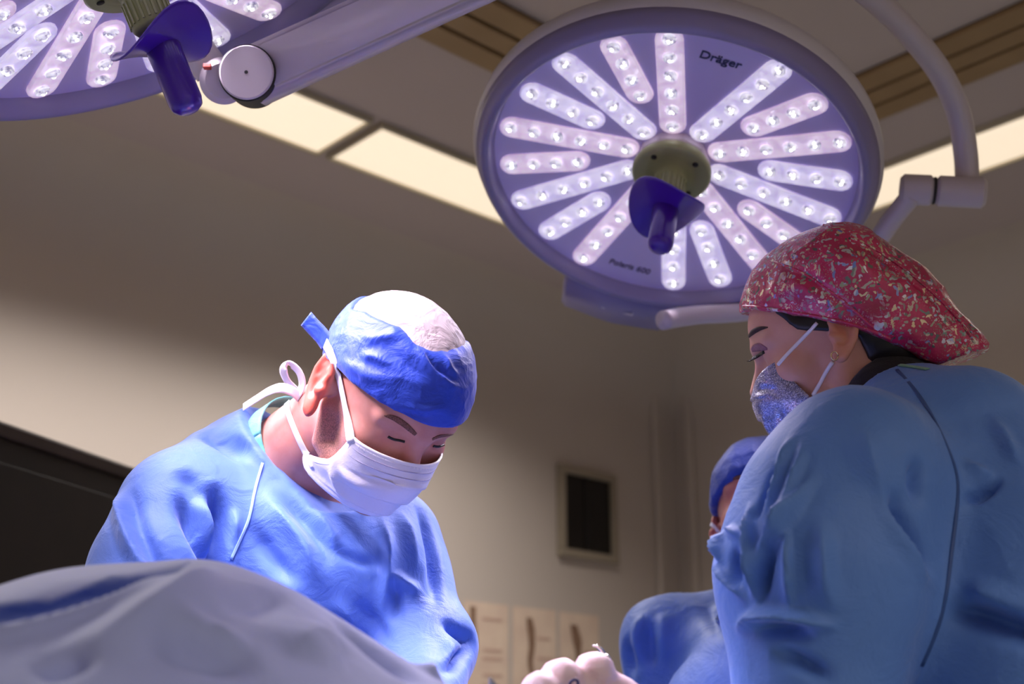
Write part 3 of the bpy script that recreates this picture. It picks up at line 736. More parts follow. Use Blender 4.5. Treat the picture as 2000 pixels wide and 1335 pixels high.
M_seamd = Mat('gown_seam_dark', srgb(52, 84, 148), .5).mottle(srgb(48, 80, 142), srgb(56, 90, 152), 40)
M_capblue = cloth('cap_blue', srgb(38, 66, 182), srgb(46, 76, 190), 1300, .5, .4)
M_capwhite = cloth('cap_white', srgb(196, 178, 182), srgb(204, 188, 192), 1100, .6, .5)
M_mask = cloth('mask_white', srgb(226, 220, 236), srgb(234, 230, 242), 1600, .6, .12)
M_strap = cloth('strap_white', srgb(238, 232, 242), srgb(246, 242, 248), 1500, .6, .1)
M_teal = cloth('scrub_teal', srgb(108, 190, 190), srgb(122, 202, 200), 900)
M_skin = skin('skin_surgeon', srgb(208, 148, 134), srgb(190, 118, 106), srgb(112, 82, 80), ear=.75)
M_skin_w = skin('skin_woman', srgb(222, 166, 142), srgb(212, 152, 130))
M_skin_t = skin('skin_third', srgb(198, 128, 116), srgb(186, 108, 98))
M_hair = Mat('dark_hair', srgb(22, 15, 14), .4).mottle(srgb(16, 11, 10), srgb(34, 24, 22), 60)
M_brow = Mat('brow_hair', srgb(112, 70, 62), .8).mottle(srgb(72, 44, 38), srgb(150, 98, 84), 700)
M_shoe = Mat('shoe_rubber', srgb(40, 44, 52), .5).mottle(srgb(36, 40, 48), srgb(46, 50, 58), 20)

def ribbon(name, pts, width, side, mat, parent, n=40, th=.0008):
    """thin cloth strip; side = approximate width direction(s)"""
    P = catmull(pts, n); sd = np.asarray(side, float)
    sd = catmull(sd, n) if sd.ndim == 2 else np.tile(sd, (n, 1))
    T = np.gradient(P, axis=0); T /= np.linalg.norm(T, axis=1)[:, None]
    sd = sd - T * np.einsum('ij,ij->i', sd, T)[:, None]; sd /= np.linalg.norm(sd, axis=1)[:, None]
    Nn = np.cross(T, sd); V = []; Fc = []
    w_ = np.broadcast_to(np.asarray(width, float), (n,)) / 2
    for i in range(n):
        for a, b in ((-1, -1), (-.5, -1), (0, -1), (.5, -1), (1, -1), (1, 1), (.5, 1), (0, 1), (-.5, 1), (-1, 1)): V.append(P[i] + sd[i] * a * w_[i] + Nn[i] * b * th / 2)
    for i in range(n - 1):
        for k in range(10): Fc.append((i * 10 + k, i * 10 + (k + 1) % 10, (i + 1) * 10 + (k + 1) % 10, (i + 1) * 10 + k))
    Fc.append(tuple(range(9, -1, -1))); Fc.append(tuple((n - 1) * 10 + k for k in range(10)))
    bm = bmesh.new(); vs = [bm.verts.new(v) for v in V]
    for f_ in Fc: bm.faces.new([vs[q] for q in f_])
    return bm_obj(name, bm, mat, parent, True)
def surf_path(trees, pix, off, n=None):
    """points on the nearest of some surfaces under photo pixels, lifted by off along the surface normal"""
    out = []; nr = []
    for p in (catmull(pix, n) if n else pix):
        best = None
        for t in trees:
            h_ = hit(t, *p)
            if h_ is not None:
                dd = np.linalg.norm(h_[0] - CAMP)
                if best is None or dd < best[0]: best = (dd, h_)
        if best is None: continue
        nn = best[1][1]; nn = nn if nn @ ray(*p) < 0 else -nn
        out.append(best[1][0] + nn * off); nr.append(nn)
    return np.array(out), np.array(nr)
def surf_ribbon(name, trees, pix, width, mat, parent, off=.0022, n=30, th=.0012):
    P, Nn = surf_path(trees, pix, off, n)
    if len(P) < 4: return None
    T = np.gradient(P, axis=0)
    for _ in range(3): P[1:-1] = .5 * P[1:-1] + .25 * (P[:-2] + P[2:])
    if np.ndim(width): width = np.interp(np.linspace(0, 1, len(P)), np.linspace(0, 1, len(width)), width)
    return ribbon(name, P, width, np.cross(T, Nn), mat, parent, len(P), th)
def surf_tube(name, trees, pix, r, mat, parent, off=.001, n=30):
    P, Nn = surf_path(trees, pix, off, n)
    if len(P) < 4: return None
    for _ in range(2): P[1:-1] = .5 * P[1:-1] + .25 * (P[:-2] + P[2:])
    if np.ndim(r): r = np.interp(np.linspace(0, 1, len(P)), np.linspace(0, 1, len(r)), r)
    V, Fc = tube_mesh(P, r, 8); return mesh_obj(name, V, Fc, mat, parent)
def mask_patch(C, E, n=64, m=48, pleat=.0, pk=1.0):
    """face mask as a loft: C = centre line [(y, z)], E = side edge [(x, y, z)] from top to bottom"""
    V = []; Fc = []
    c = catmull([(0, a, b) for a, b in C], m + 1); e = catmull(E, m + 1)
    for j in range(m + 1):
        v = j / m
        for i in range(n + 1):
            u = -1 + 2 * i / n; s_ = math.sin(abs(u) * math.pi / 2); k = math.cos(abs(u) * math.pi / 2) ** pk
            pl = pleat * (((v * 4.0) % 1.0) - .5) * min(1, max(0, (v - .12) * 8)) * min(1, max(0, (.95 - v) * 8)) * (1 - .5 * u * u)
            V.append((math.copysign(e[j][0] * s_, u), e[j][1] + (c[j][1] - e[j][1]) * k + pl * k, e[j][2] + (c[j][2] - e[j][2]) * (1 - s_ * s_ * .9 - .1 * abs(u))))
    for j in range(m):
        for i in range(n): a = j * (n + 1) + i; Fc.append((a, a + 1, a + n + 2, a + n + 1))
    return np.array(V), np.array(Fc)
def solid(o, th, off=1.0):
    md = o.modifiers.new('thickness', 'SOLIDIFY'); md.thickness = th; md.offset = off; return o
def legs(parent, pel, yaw, mat, zt=.92):
    """trousers and shoes down to the floor"""
    f = np.array([math.cos(yaw), math.sin(yaw), 0]); sd = np.array([-f[1], f[0], 0])
    for s in (-1, 1):
        hip = np.array([pel[0], pel[1], zt]) + sd * .09 * s; kn_ = np.array([pel[0], pel[1], .5]) + sd * .1 * s + f * .03; an = np.array([pel[0], pel[1], .09]) + sd * .1 * s
        V, Fc = tube_mesh(catmull([hip, (hip + kn_) / 2, kn_, (kn_ + an) / 2, an], 16), np.linspace(.09, .06, 16), 18); mesh_obj('trouser_leg', V, Fc, mat, parent)
        fs = lambda P: smax(smin(ell(P, an + f * .05 - ZZ * .045, (.15, .05, .05), np.stack([f, sd, ZZ], 1)), ell(P, an - ZZ * .03, (.06, .045, .07), np.stack([f, sd, ZZ], 1)), .03), -P[:, 2] + .001, .005)
        V, Fc = sdf_mesh(fs, an - .22 - ZZ * .0, an + .26, .011, 1); fast_mesh('shoe', V, Fc, M_shoe, parent)
def skirt(parent, pts, mat, name='gown_skirt'):
    """lower part of a gown, below the picture: rings (centre, rx, ry, yaw, z)"""
    V = []; Fc = []; n = 56
    for c, rx, ry, yaw, z in pts:
        for k in range(n):
            a = 2 * math.pi * k / n; w_ = 1 + .05 * math.sin(5 * a + z * 2) * (1.2 - z) + .03 * math.sin(11 * a) * (1.2 - z)
            x, y = rx * math.cos(a) * w_, ry * math.sin(a) * w_
            V.append((c[0] + x * math.cos(yaw) - y * math.sin(yaw), c[1] + x * math.sin(yaw) + y * math.cos(yaw), z))
    for i in range(len(pts) - 1):
        for k in range(n): Fc.append((i * n + k, i * n + (k + 1) % n, (i + 1) * n + (k + 1) % n, (i + 1) * n + k))
    return solid(mesh_obj(name, V, Fc, mat, parent), .002, 0)
# ------------------------------------------------------------------ the surgeon
M_stitch = Mat('mask_stitch', srgb(176, 168, 196), .7).mottle(srgb(166, 158, 188), srgb(186, 180, 206), 900)
def build_surgeon():
    H = Head((-.1551, 1.4479, 1.5146), [[-.7776, .3958, .4884], [-.6281, -.4543, -.6318], [-.0282, -.7981, .6019]])
    root = empty('person', (-.36, 1.72, 0))
    nb = at(535, 900, 1.64)                       # base of the neck
    rs = at(352, 1000, 1.53); ls = at(758, 1056, 1.63)
    chest = at(585, 1150, 1.69); belly = np.array([chest[0] - .02, chest[1] + .10, .98]); pel = np.array([chest[0] - .03, chest[1] + .12, .88])
    root.location = (pel[0], pel[1], 0)
    # body: head, neck, chest
    o = dict(jaw=1.05, ear=1.13, neck=[((0, -.022, .0), .058), (H.l(H.w((0, -.05, -.06))), .058), (H.l(nb + np.array([0, 0, -.02])), .066)],
             bust=[(H.l(nb - ZZ * .05), H.l(rs - ZZ * .03), .045, .02), (H.l(nb - ZZ * .05), H.l(ls - ZZ * .03), .045, .02), (H.l(nb - ZZ * .06), H.l(chest), .055, .09)])
    V, Fc = sdf_mesh(lambda P: head_sdf(P, o), (-.30, -.46, -.46), (.30, .14, .15), .0026)
    body = fast_mesh('body', V, Fc, M_skin, None); body.matrix_world = H.M()
    world_child(body, root)
    Vh = H.w(V); t_head = bvh(Vh, Fc)
    # gown
    re_, rw = at(262, 1240, 1.42), at(500, 1520, 1.25)
    le, lw = at(832, 1264, 1.52), at(800, 1500, 1.30)
    nax = nrm(H.w((0, -.05, -.06)) - nb)
    cn_ = nrm(RV * .67 + UV * .74 - FV * .12); cp = at(523, 859, 1.60)
    def gown(P):
        d = cap(P, rs, ls, .055, .055)
        d = smin(d, chain(P, [(nb - ZZ * .035, .08), (chest, .145), (belly, .165), (pel, .18)], .06), .07)
        d = smin(d, ell(P, (rs + ls) / 2 - ZZ * .07 + np.array([0, .02, 0]), (.19, .11, .11)), .06)
        d = smin(d, chain(P, [(rs, .070), ((rs + re_) / 2, .074), (re_, .070), (rw, .05)], .03), .045)
        d = smin(d, chain(P, [(rs, .045), (at(418, 912, 1.62), .049), (at(480, 872, 1.67), .043)]), .05)
        d = smin(d, cap(P, at(494, 895, 1.69), at(565, 900, 1.72), .034), .04)
        d = smin(d, chain(P, [(ls, .060), ((ls + le) / 2 - RV * .004, .054), (le, .056), (lw, .048)], .03), .04)
        d = smin(d, cap(P, nb - nax * .03, nb + nax * .07, .080, .078), .016)
        d = smax(d, -smax(-plane(P, cp, cn_), cap(P, nb - nax * .02, nb + nax * .3, .115), .004), .004)
        d = smax(d, -cap(P, nb + nax * .01, nb + nax * .22, .060, .066), .004)
        return smax(d, .9 - P[:, 2], .004)
    V, Fc = sdf_mesh(gown, (-.72, 1.10, .88), (.22, 2.05, 1.60), .0034)
    V = laplace(V, Fc, 3, .5); V = crumple(V, Fc, .0025, 8, 3.1, False, (1, 1, .4)); V = crumple(V, Fc, .0009, 17, 1.1, True, (1, 1, .5))
    V = folds(V, Fc, SURGEON_FOLDS)
    g = fast_mesh('gown', V, Fc, M_gown, None); world_child(g, root); t_g = bvh(V, Fc)
    # raglan seam and collar binding
    world_child(surf_ribbon('seam', [t_g], [(524, 868), (513, 905), (498, 955), (487, 1010), (470, 1050), (452, 1092)], .0035, M_seam, None, .0008, 30), g)
    # skirt, legs
    yaw = math.atan2(-.9, .4)
    yo = math.atan2(ls[1] - rs[1], ls[0] - rs[0])
    world_child(skirt(None, [((pel[0], pel[1]), .235, .20, yo, .93), ((pel[0], pel[1]), .25, .215, yo, .75), ((pel[0] + .005, pel[1] - .01), .27, .235, yo, .5), ((pel[0] + .01, pel[1] - .01), .285, .25, yo, .30)], M_gown), root)
    lg = empty('tmp'); legs(lg, pel, yaw, M_teal, .9)
    for c in list(lg.children): c.parent = None; world_child(c, root)
    bpy.data.objects.remove(lg)
    # cap: blue band with a white crown
    lower = lambda P: P[:, 2] - np.interp(P[:, 1], [-.1, -.05, -.015, .05, .085, .1], [-.012, .018, .036, .049, .055, .055])
    cn = lambda off: (lambda P: smin(skull_sdf(P) - off, ell(P, (0, -.010, .056), (.0765, .090, .076)) - off + .004, .02))
    def fcrown(P): return smax(cn(.0045)(P), -(P[:, 2] - .062), .003)
    V, Fc = sdf_mesh(fcrown, (-.11, -.14, .03), (.11, .13, .17), .0026)
    V = crumple(V, Fc, .0006, 60, 1.0)
    crown = fast_mesh('cap_crown', V, Fc, M_capwhite, None); crown.matrix_world = H.M(); crown['label'] = 'white thin crown of the cap'
    # top edge of the blue band: height over azimuth, from the photographed edge
    tc = bvh(H.w(V), Fc); ed = []
    for p in [(652, 640), (668, 616), (690, 604), (716, 609), (745, 625), (780, 638), (796, 652), (812, 672), (832, 682), (858, 686), (882, 682), (902, 672), (916, 663)]:
        h_ = hit(tc, *p)
        if h_ is not None: q = H.l(h_[0]); ed.append((math.atan2(q[0], q[1]), q[2]))
    ed.sort(); az = np.array([e_[0] for e_ in ed]); ez = np.array([e_[1] for e_ in ed])
    az2 = np.r_[az[0] - .6, az, math.pi]; ez2 = np.r_[ez[0] * .5 + .055, ez, ez[-1]]
    def top(P):
        a = np.arctan2(P[:, 0], P[:, 1]); z = np.interp(a, az2, ez2)
        z = np.where(a < az2[0], np.interp(-a, [0, math.pi], [ez2[0], ez[-1]]), z)
        return P[:, 2] - z
    def fband(P): return smax(smax(cn(.0085)(P), top(P) * .8, .004), -lower(P) * .8, .004)
    V, Fc = sdf_mesh(fband, (-.12, -.14, -.04), (.12, .135, .17), .0024)
    Vw = H.w(V); Vw = folds(Vw, Fc, SURGEON_CAP_FOLDS); V = H.l(Vw)
    V = crumple(V, Fc, .0008, 34, 5.0, True, (1, 1, 1.8))
    band = fast_mesh('cap_band', V, Fc, M_capblue, None); band.matrix_world = H.M(); band['label'] = 'blue tied band of the cap'
    world_child(band, root); world_child(crown, root); t_band = bvh(H.w(V), Fc)
    # cap tie at the back
    tie = ribbon('cap_tie', [at(640, 672, 1.47), at(628, 655, 1.475), at(612, 638, 1.48), at(598, 622, 1.485)], [.021] * 1, nrm(at(632, 622, 1.47) - at(600, 650, 1.48)), M_capblue, None, 16, .0012)
    world_child(tie, band)
    # mask
    V, Fc = mask_patch([(.113, .001), (.124, -.014), (.127, -.027), (.119, -.050), (.110, -.071), (.102, -.086), (.088, -.098)],
                       [(.065, .070, -.006), (.064, .062, -.034), (.062, .048, -.060), (.061, .020, -.082), (.058, -.004, -.100), (.052, .006, -.112), (.042, .022, -.112)], pleat=.007, pk=1.45)
    V[V[:, 0] < 0] *= np.array([.86, 1, 1])
    Vw = folds(H.w(V), Fc, SURGEON_MASK_FOLDS)
    mk = solid(fast_mesh('mask', H.l(Vw), Fc, M_mask, None), .0012); mk.matrix_world = H.M(); world_child(mk, root)
    t_m = bvh(Vw, Fc)
    N_ = 65
    tb = ribbon('mask_binding', Vw[:N_][::4], .008, Vw[N_ * 5:N_ * 6][::4] - Vw[:N_][::4], M_strap, None, 40, .0024); world_child(tb, mk)
    tb = ribbon('mask_binding', Vw[N_ - 1::N_][::4], .007, Vw[N_ - 4::N_][::4][:len(Vw[N_ - 1::N_][::4])] - Vw[N_ - 1::N_][::4], M_strap, None, 40, .0024); world_child(tb, mk)
    for r_ in (3, 6):
        V2, F2 = tube_mesh(Vw[N_ * r_:N_ * (r_ + 1)][2:-2] + H.R[:, 1] * .0014, .0007, 6); world_child(mesh_obj('stitch_line', V2, F2, M_stitch, None), mk)
    T_ = [t_head, t_band, t_m]
    world_child(surf_ribbon('strap', T_, [(688, 862), (679, 805), (668, 750), (655, 705), (641, 675), (630, 655)], .0118, M_strap, None, .0022), mk)
    world_child(surf_ribbon('strap', T_, [(612, 912), (604, 893), (588, 862), (572, 825), (562, 795), (566, 775)], .0085, M_strap, None, .002), mk)
    d0 = 1.545
    lp = [at(578, 778, d0), at(590, 752, d0 - .006), at(584, 726, d0 - .01), at(566, 711, d0 - .008), at(554, 722, d0), at(560, 742, d0 + .008), at(578, 762, d0 + .01), at(586, 780, d0 + .008)]
    world_child(ribbon('strap_loop', lp, .012, nrm(RV * .75 + UV * .3 - FV * .7), M_strap, None, 44, .001), mk)
    tl = [at(588, 778, d0), at(572, 764, d0 - .01), at(548, 757, d0 - .015), at(524, 764, d0 - .012), at(498, 780, d0 - .006), at(475, 795, d0)]
    world_child(ribbon('strap_tail', tl, .0125, nrm(UV * .8 + RV * .35 + FV * .4), M_strap, None, 36, .001), mk)
    # eyebrows and lashes
    for pix, r in (([(750, 811), (768, 815), (790, 828), (812, 848)], [.001, .005, .007, .0065, .004]), ([(844, 857), (858, 851), (876, 849), (892, 845)], [.003, .004, .004, .001])):
        world_child(surf_ribbon('eyebrow', [t_head], pix, np.interp(np.linspace(0, 1, 18), np.linspace(0, 1, len(r)), r), M_brow, None, .0002, 18, .0014), root)
    for pix in ([(758, 852), (768, 857), (780, 859), (791, 862)], [(846, 870), (856, 871), (866, 868)]):
        world_child(surf_tube('eyelash', [t_head], pix, .0016, M_hair, None, .0004, 14), root)
    # teal scrub collar inside the gown neck
    ringc = nb + nax * .042; e1 = nrm(np.cross(nax, ZZ)); e2 = np.cross(nax, e1)
    pts = [ringc + (e1 * math.cos(a) + e2 * math.sin(a)) * .0665 for a in np.linspace(0, 2 * math.pi, 25)]
    world_child(ribbon('scrub_collar', pts, .03, nax, M_teal, None, 60, .002), root)
    return tag(root, 'surgeon in a blue gown, blue and white cap and white tied mask, head bent down', 'person')
SURGEON_FOLDS = [
    ([(242, 938), (236, 985), (250, 1040), (280, 1105)], .013, .018, 'v', (1, 0)),
    ([(262, 945), (258, 990), (275, 1050), (300, 1105)], -.009, .010, 'g', (1, 0)),
    ([(396, 842), (430, 860), (465, 882), (500, 905)], -.012, .013, 'g'),
    ([(352, 908), (366, 935), (386, 965), (400, 1000)], -.007, .012, 'g'),
    ([(340, 950), (370, 1010), (398, 1065), (425, 1115)], -.018, .011, 'g', (1, 0)),
    ([(392, 960), (408, 1010), (420, 1070)], .008, .016, 'v'),
    ([(412, 935), (428, 990), (440, 1050), (436, 1115)], -.026, .011, 'g', (1, 0)),
    ([(458, 985), (456, 1040), (446, 1105)], .012, .014, 'v', (1, 0)),
    ([(500, 898), (540, 905), (585, 925), (620, 965)], -.010, .010, 'g'),
    ([(505, 950), (545, 1005), (590, 1060), (618, 1120), (655, 1160)], .012, .020, 'v'),
    ([(545, 950), (585, 1005), (630, 1065), (660, 1110)], -.009, .011, 'g'),
    ([(488, 1005), (510, 1050), (550, 1110), (590, 1150)], -.011, .010, 'g'),
    ([(600, 985), (640, 1030), (662, 1085)], .006, .014, 'v'),
    ([(742, 1000), (757, 1055), (758, 1110), (744, 1215)], .008, .012, 'v'),
    ([(640, 1065), (705, 1096), (754, 1108)], -.006, .006, 'g'),
    ([(757, 1110), (790, 1140), (828, 1160)], .009, .013, 'v'),
    ([(765, 1120), (778, 1170), (772, 1225)], -.006, .007, 'g'),
    ([(808, 970), (836, 1035), (850, 1110), (846, 1200)], -.013, .009, 'g'),
    ([(782, 990), (805, 1060), (815, 1130)], .008, .018, 'v'),
    ([(856, 1205), (898, 1236), (935, 1250)], -.014, .008, 'g'),
    ([(856, 1318), (893, 1290), (932, 1256)], -.016, .008, 'g'),
    ([(868, 1235), (880, 1280), (862, 1312)], .009, .016, 'v'),
    ([(640, 1165), (680, 1200), (725, 1265)], .007, .016, 'v'),
    ([(690, 1165), (730, 1210), (760, 1260)], -.006, .009, 'g'),
]
SURGEON_CAP_FOLDS = [
    ([(655, 735), (700, 765), (760, 795), (850, 822)], -.003, .005, 'g'),
    ([(690, 655), (730, 660), (770, 655), (800, 662)], .003, .006, 'g'),
    ([(700, 690), (740, 700), (765, 720)], .003, .005, 'g'),
    ([(660, 700), (720, 735), (780, 745)], .003, .007, 'g'),
    ([(815, 672), (840, 710), (875, 745), (905, 755)], .0035, .005, 's'),
    ([(830, 685), (855, 720), (890, 738)], -.003, .004, 'g'),
    ([(870, 690), (880, 720), (900, 735)], .003, .004, 'g'),
    ([(750, 790), (820, 800), (890, 790)], .002, .005, 'g'),
    ([(745, 640), (760, 680), (800, 715), (850, 745)], -.003, .008, 'g'),
]
SURGEON_MASK_FOLDS = [
    ([(660, 905), (690, 935), (740, 960)], .004, .007, 'g'),
    ([(645, 905), (660, 945), (690, 1000)], .004, .006, 'g'),
    ([(700, 905), (740, 935), (800, 940)], -.003, .008, 'g'),
]
build_surgeon()
# ------------------------------------------------------------------ glitter and foil
def glitter_mat():
    m = Mat('glitter_mask', srgb(150, 146, 180), .32, Metallic=.75)
    co = m.obco(); v = m.n('ShaderNodeTexVoronoi'); v.inputs['Scale'].default_value = 1100; m.l(co, v.inputs['Vector'])
    sp = m.n('ShaderNodeSeparateColor'); m.l(v.outputs['Color'], sp.inputs[0])
    m.l(m.ramp(sp.outputs[0], [(0, srgb(110, 106, 140)), (.6, srgb(170, 166, 200)), (.92, srgb(225, 220, 240)), (1, srgb(250, 248, 255))]), m.b.inputs['Base Color'])
    m.l(m.ramp(sp.outputs[1], [(0, (.15, .15, .15, 1)), (1, (.6, .6, .6, 1))]), m.b.inputs['Roughness'])
    m.bump(sp.outputs[2], .8, .0006); return m
def foil_mat():
    m = Mat('foil_cap', srgb(176, 28, 74), .38, Coat_Weight=.5, Coat_Roughness=.16)
    co = m.obco()
    v1 = m.n('ShaderNodeTexVoronoi', feature='F1'); v1.inputs['Scale'].default_value = 140; v1.inputs['Randomness'].default_value = 1
    nd = m.n('ShaderNodeTexNoise'); nd.inputs['Scale'].default_value = 60; m.l(co, nd.inputs['Vector'])
    mix = m.n('ShaderNodeMix', data_type='VECTOR'); mix.inputs['Factor'].default_value = .03; m.l(co, mix.inputs['A']); m.l(nd.outputs['Color'], mix.inputs['B']); m.l(mix.outputs['Result'], v1.inputs['Vector'])
    blob = m.n('ShaderNodeMapRange', i_From_Min=.45, i_From_Max=.38); m.l(v1.outputs['Distance'], blob.inputs['Value'])
    big = m.noise(16, 3, .6, co); bigm = m.n('ShaderNodeMapRange', i_From_Min=.34, i_From_Max=.46); m.l(big, bigm.inputs['Value'])
    a = m.n('ShaderNodeMath', operation='MULTIPLY'); m.l(blob.outputs[0], a.inputs[0]); m.l(bigm.outputs[0], a.inputs[1])
    v2 = m.n('ShaderNodeTexVoronoi', feature='F1'); v2.inputs['Scale'].default_value = 420; m.l(co, v2.inputs['Vector'])
    dots = m.n('ShaderNodeMapRange', i_From_Min=.38, i_From_Max=.3); m.l(v2.outputs['Distance'], dots.inputs['Value'])
    dm = m.n('ShaderNodeMapRange', i_From_Min=.44, i_From_Max=.60, i_To_Max=.8); m.l(m.noise(24, 2, .5, co), dm.inputs['Value'])
    b = m.n('ShaderNodeMath', operation='MULTIPLY'); m.l(dots.outputs[0], b.inputs[0]); m.l(dm.outputs[0], b.inputs[1])
    f = m.n('ShaderNodeMath', operation='MAXIMUM'); m.l(a.outputs[0], f.inputs[0]); m.l(b.outputs[0], f.inputs[1])
    sp = m.n('ShaderNodeSeparateColor'); m.l(v1.outputs['Color'], sp.inputs[0])
    foil = m.ramp(sp.outputs[0], [(0, srgb(78, 92, 92)), (.25, srgb(190, 180, 172)), (.45, srgb(244, 222, 184)), (.62, srgb(110, 134, 128)), (.8, srgb(244, 240, 248)), (1, srgb(110, 132, 210))])
    red = m.ramp(m.noise(30, 4, .6, co), [(.3, srgb(176, 24, 78)), (.7, srgb(222, 48, 112))])
    mx = m.n('ShaderNodeMix', data_type='RGBA'); m.l(f.outputs[0], mx.inputs['Factor']); m.l(red, mx.inputs['A']); m.l(foil, mx.inputs['B'])
    m.l(mx.outputs['Result'], m.b.inputs['Base Color'])
    mm = m.n('ShaderNodeMath', operation='MULTIPLY'); m.l(f.outputs[0], mm.inputs[0]); mm.inputs[1].default_value = .55; m.l(mm.outputs[0], m.b.inputs['Metallic'])
    rr = m.n('ShaderNodeMapRange', i_To_Min=.45, i_To_Max=.36); m.l(f.outputs[0], rr.inputs['Value']); m.l(rr.outputs[0], m.b.inputs['Roughness'])
    m.bump(m.noise(140, 3, .6, co), .35, .002); m.bump(m.noise(30, 3, .6, co, 1.0), .4, .006)
    return m
M_glit = glitter_mat(); M_foil = foil_mat()
M_gold = Mat('gold', srgb(220, 190, 150), .2, Metallic=1).mottle(srgb(215, 184, 142), srgb(228, 200, 160), 50)
M_black = cloth('black_knit', srgb(22, 19, 24), srgb(30, 26, 32), 700, .8, .2)
M_green2 = cloth('pale_green_trim', srgb(120, 170, 150), srgb(132, 182, 160), 900)
M_shadow_eye = Mat('eye_makeup', srgb(150, 92, 104), .5).mottle(srgb(140, 82, 96), srgb(164, 108, 114), 200)
M_browd = Mat('dark_brow', srgb(56, 34, 30), .7).mottle(srgb(44, 26, 24), srgb(76, 48, 42), 600)

# ------------------------------------------------------------------ the woman in the patterned cap
def build_woman():
    R0 = np.array([[.3119, -.9313, -.1881], [.9354, .3357, -.1114], [.1669, -.1412, .9758]]); th = math.radians(7)
    R0 = R0 @ np.array([[1, 0, 0], [0, math.cos(th), math.sin(th)], [0, -math.sin(th), math.cos(th)]])
    H = Head((.3965, 1.4473, 1.5835), R0, .95)
    nb = np.array([.445, 1.375, 1.452]); ls = at(1672, 922, 1.27); rs = nb + (nb - ls) * np.array([.9, .9, 0]) - ZZ * .04
    fdir = nrm((-.82, .57, 0)); sp_ = nb - fdir * .12 - ZZ * .30; pel = nb - fdir * .13; pel[2] = .88
    root = empty('person', (pel[0], pel[1], 0))
    o = dict(jaw=.92, neck=[((0, -.02, .0), .05), ((0, -.04, -.07), .049), (H.l(nb - ZZ * .02), .056)],
             bust=[(H.l(nb - ZZ * .06), H.l(ls), .06, .05), (H.l(nb - ZZ * .06), H.l(rs), .06, .05), (H.l(nb - ZZ * .06), H.l(sp_), .08, .1)])
    V, Fc = sdf_mesh(lambda P: head_sdf(P, o), (-.30, -.34, -.46), (.30, .14, .16), .0027)
    body = fast_mesh('body', V, Fc, M_skin_w, None); body.matrix_world = H.M(); world_child(body, root); t_h = bvh(H.w(V), Fc)
    # hair under the cap and the black collar
    def fh(P):
        d = skull_sdf(P) - .004
        d = smin(d, ell(P, (0, -.062, -.015), (.062, .05, .062)), .03)
        d = smax(d, -(plane(P, (0, .045, .05), (0, -.75, .35))), .006) if False else d
        cut = P[:, 1] - np.interp(P[:, 2], [-.08, -.03, .0, .03, .06, .12], [-.045, -.032, -.03, .034, .052, .06])
        return smax(smax(d, cut, .004), P[:, 2] - .1, .004)
    V, Fc = sdf_mesh(fh, (-.1, -.15, -.11), (.1, .13, .13), .003)
    V = crumple(V, Fc, .0012, 55, 2.0, True, (1, .3, 1))
    hr = fast_mesh('hair', V, Fc, M_hair, None); hr.matrix_world = H.M(); world_child(hr, root); t_hair = bvh(H.w(V), Fc)
    nh = H.w((0, -.04, -.07)); nx = nrm(nh - nb)
    def fc(P):
        d = chain(P, [(nb - ZZ * .03, .070), (nb + nx * .05, .060), (nh + nx * .01 , .056)], .02)
        return smax(d, plane(P, nb + nx * .085 + fdir * .0, nx * .8 + fdir * .45), .004)
    V, Fc = sdf_mesh(fc, nb - .12, nb + .16, .004); world_child(fast_mesh('undershirt_collar', V, Fc, M_black, None), root)
    # bouffant cap
    def capf(off):
        b1, b2, b3 = H.l(at(1640, 548, 1.50)), H.l(at(1745, 610, 1.49)), H.l(at(1864, 690, 1.46))
        def f(P):
            d = smin(skull_sdf(P) - off, ell(P, (0, .010, .072), (.07, .086, .081)), .02)
            return smin(d, chain(P, [(b1, .073), (b2, .059), (b3, .041)], .03), .035)
        return f
    full = capf(.007)
    V, Fc = sdf_mesh(full, (-.13, -.34, -.12), (.13, .14, .19), .004, 1); tf = bvh(H.w(V), Fc); ed = []
    for p in [(1453, 601), (1480, 603), (1510, 606), (1560, 615), (1600, 622), (1640, 630), (1675, 640), (1700, 650), (1740, 667), (1790, 692), (1830, 712)]:
        h_ = hit(tf, *p)
        if h_ is not None: q = H.l(h_[0]); ed.append((q[1], q[2]))
    ed.sort(); ey = np.array([e_[0] for e_ in ed]); ez = np.array([e_[1] for e_ in ed])
    def fcap(P): return smax(full(P), -(P[:, 2] - np.interp(P[:, 1], ey, ez)) * .8, .004)
    V, Fc = sdf_mesh(fcap, (-.13, -.34, -.12), (.13, .14, .19), .0026)
    Vw = folds(H.w(V), Fc, WOMAN_CAP_FOLDS); Vw = crumple(Vw, Fc, .0016, 26, 9.0)
    cp_ = fast_mesh('cap', H.l(Vw), Fc, M_foil, None); cp_.matrix_world = H.M(); world_child(cp_, root); t_c = bvh(Vw, Fc)
    cp_['label'] = 'shiny pink-red cap with metallic speckles'
    for pix in ([(1512, 512), (1560, 528), (1610, 560), (1660, 598), (1705, 640)], [(1600, 436), (1680, 470), (1760, 520), (1830, 580), (1885, 640), (1912, 690)]):
        world_child(surf_tube('seam', [t_c], pix, .0016, M_foil, None, .0004, 30), cp_)
    world_child(surf_tube('hem', [t_c], [(1452, 598), (1480, 600), (1560, 611), (1640, 626), (1700, 645), (1740, 662)], .0022, M_foil, None, .0, 34), cp_)
    # mask
    V, Fc = mask_patch([(.113, -.010), (.121, -.020), (.125, -.032), (.122, -.054), (.116, -.078), (.109, -.098), (.094, -.116)],
                       [(.050, .074, .004), (.058, .062, -.026), (.059, .052, -.048), (.055, .045, -.066), (.056, .030, -.078), (.052, .030, -.094), (.040, .045, -.112)], pleat=.004)
    Vw = folds(H.w(V), Fc, WOMAN_MASK_FOLDS)
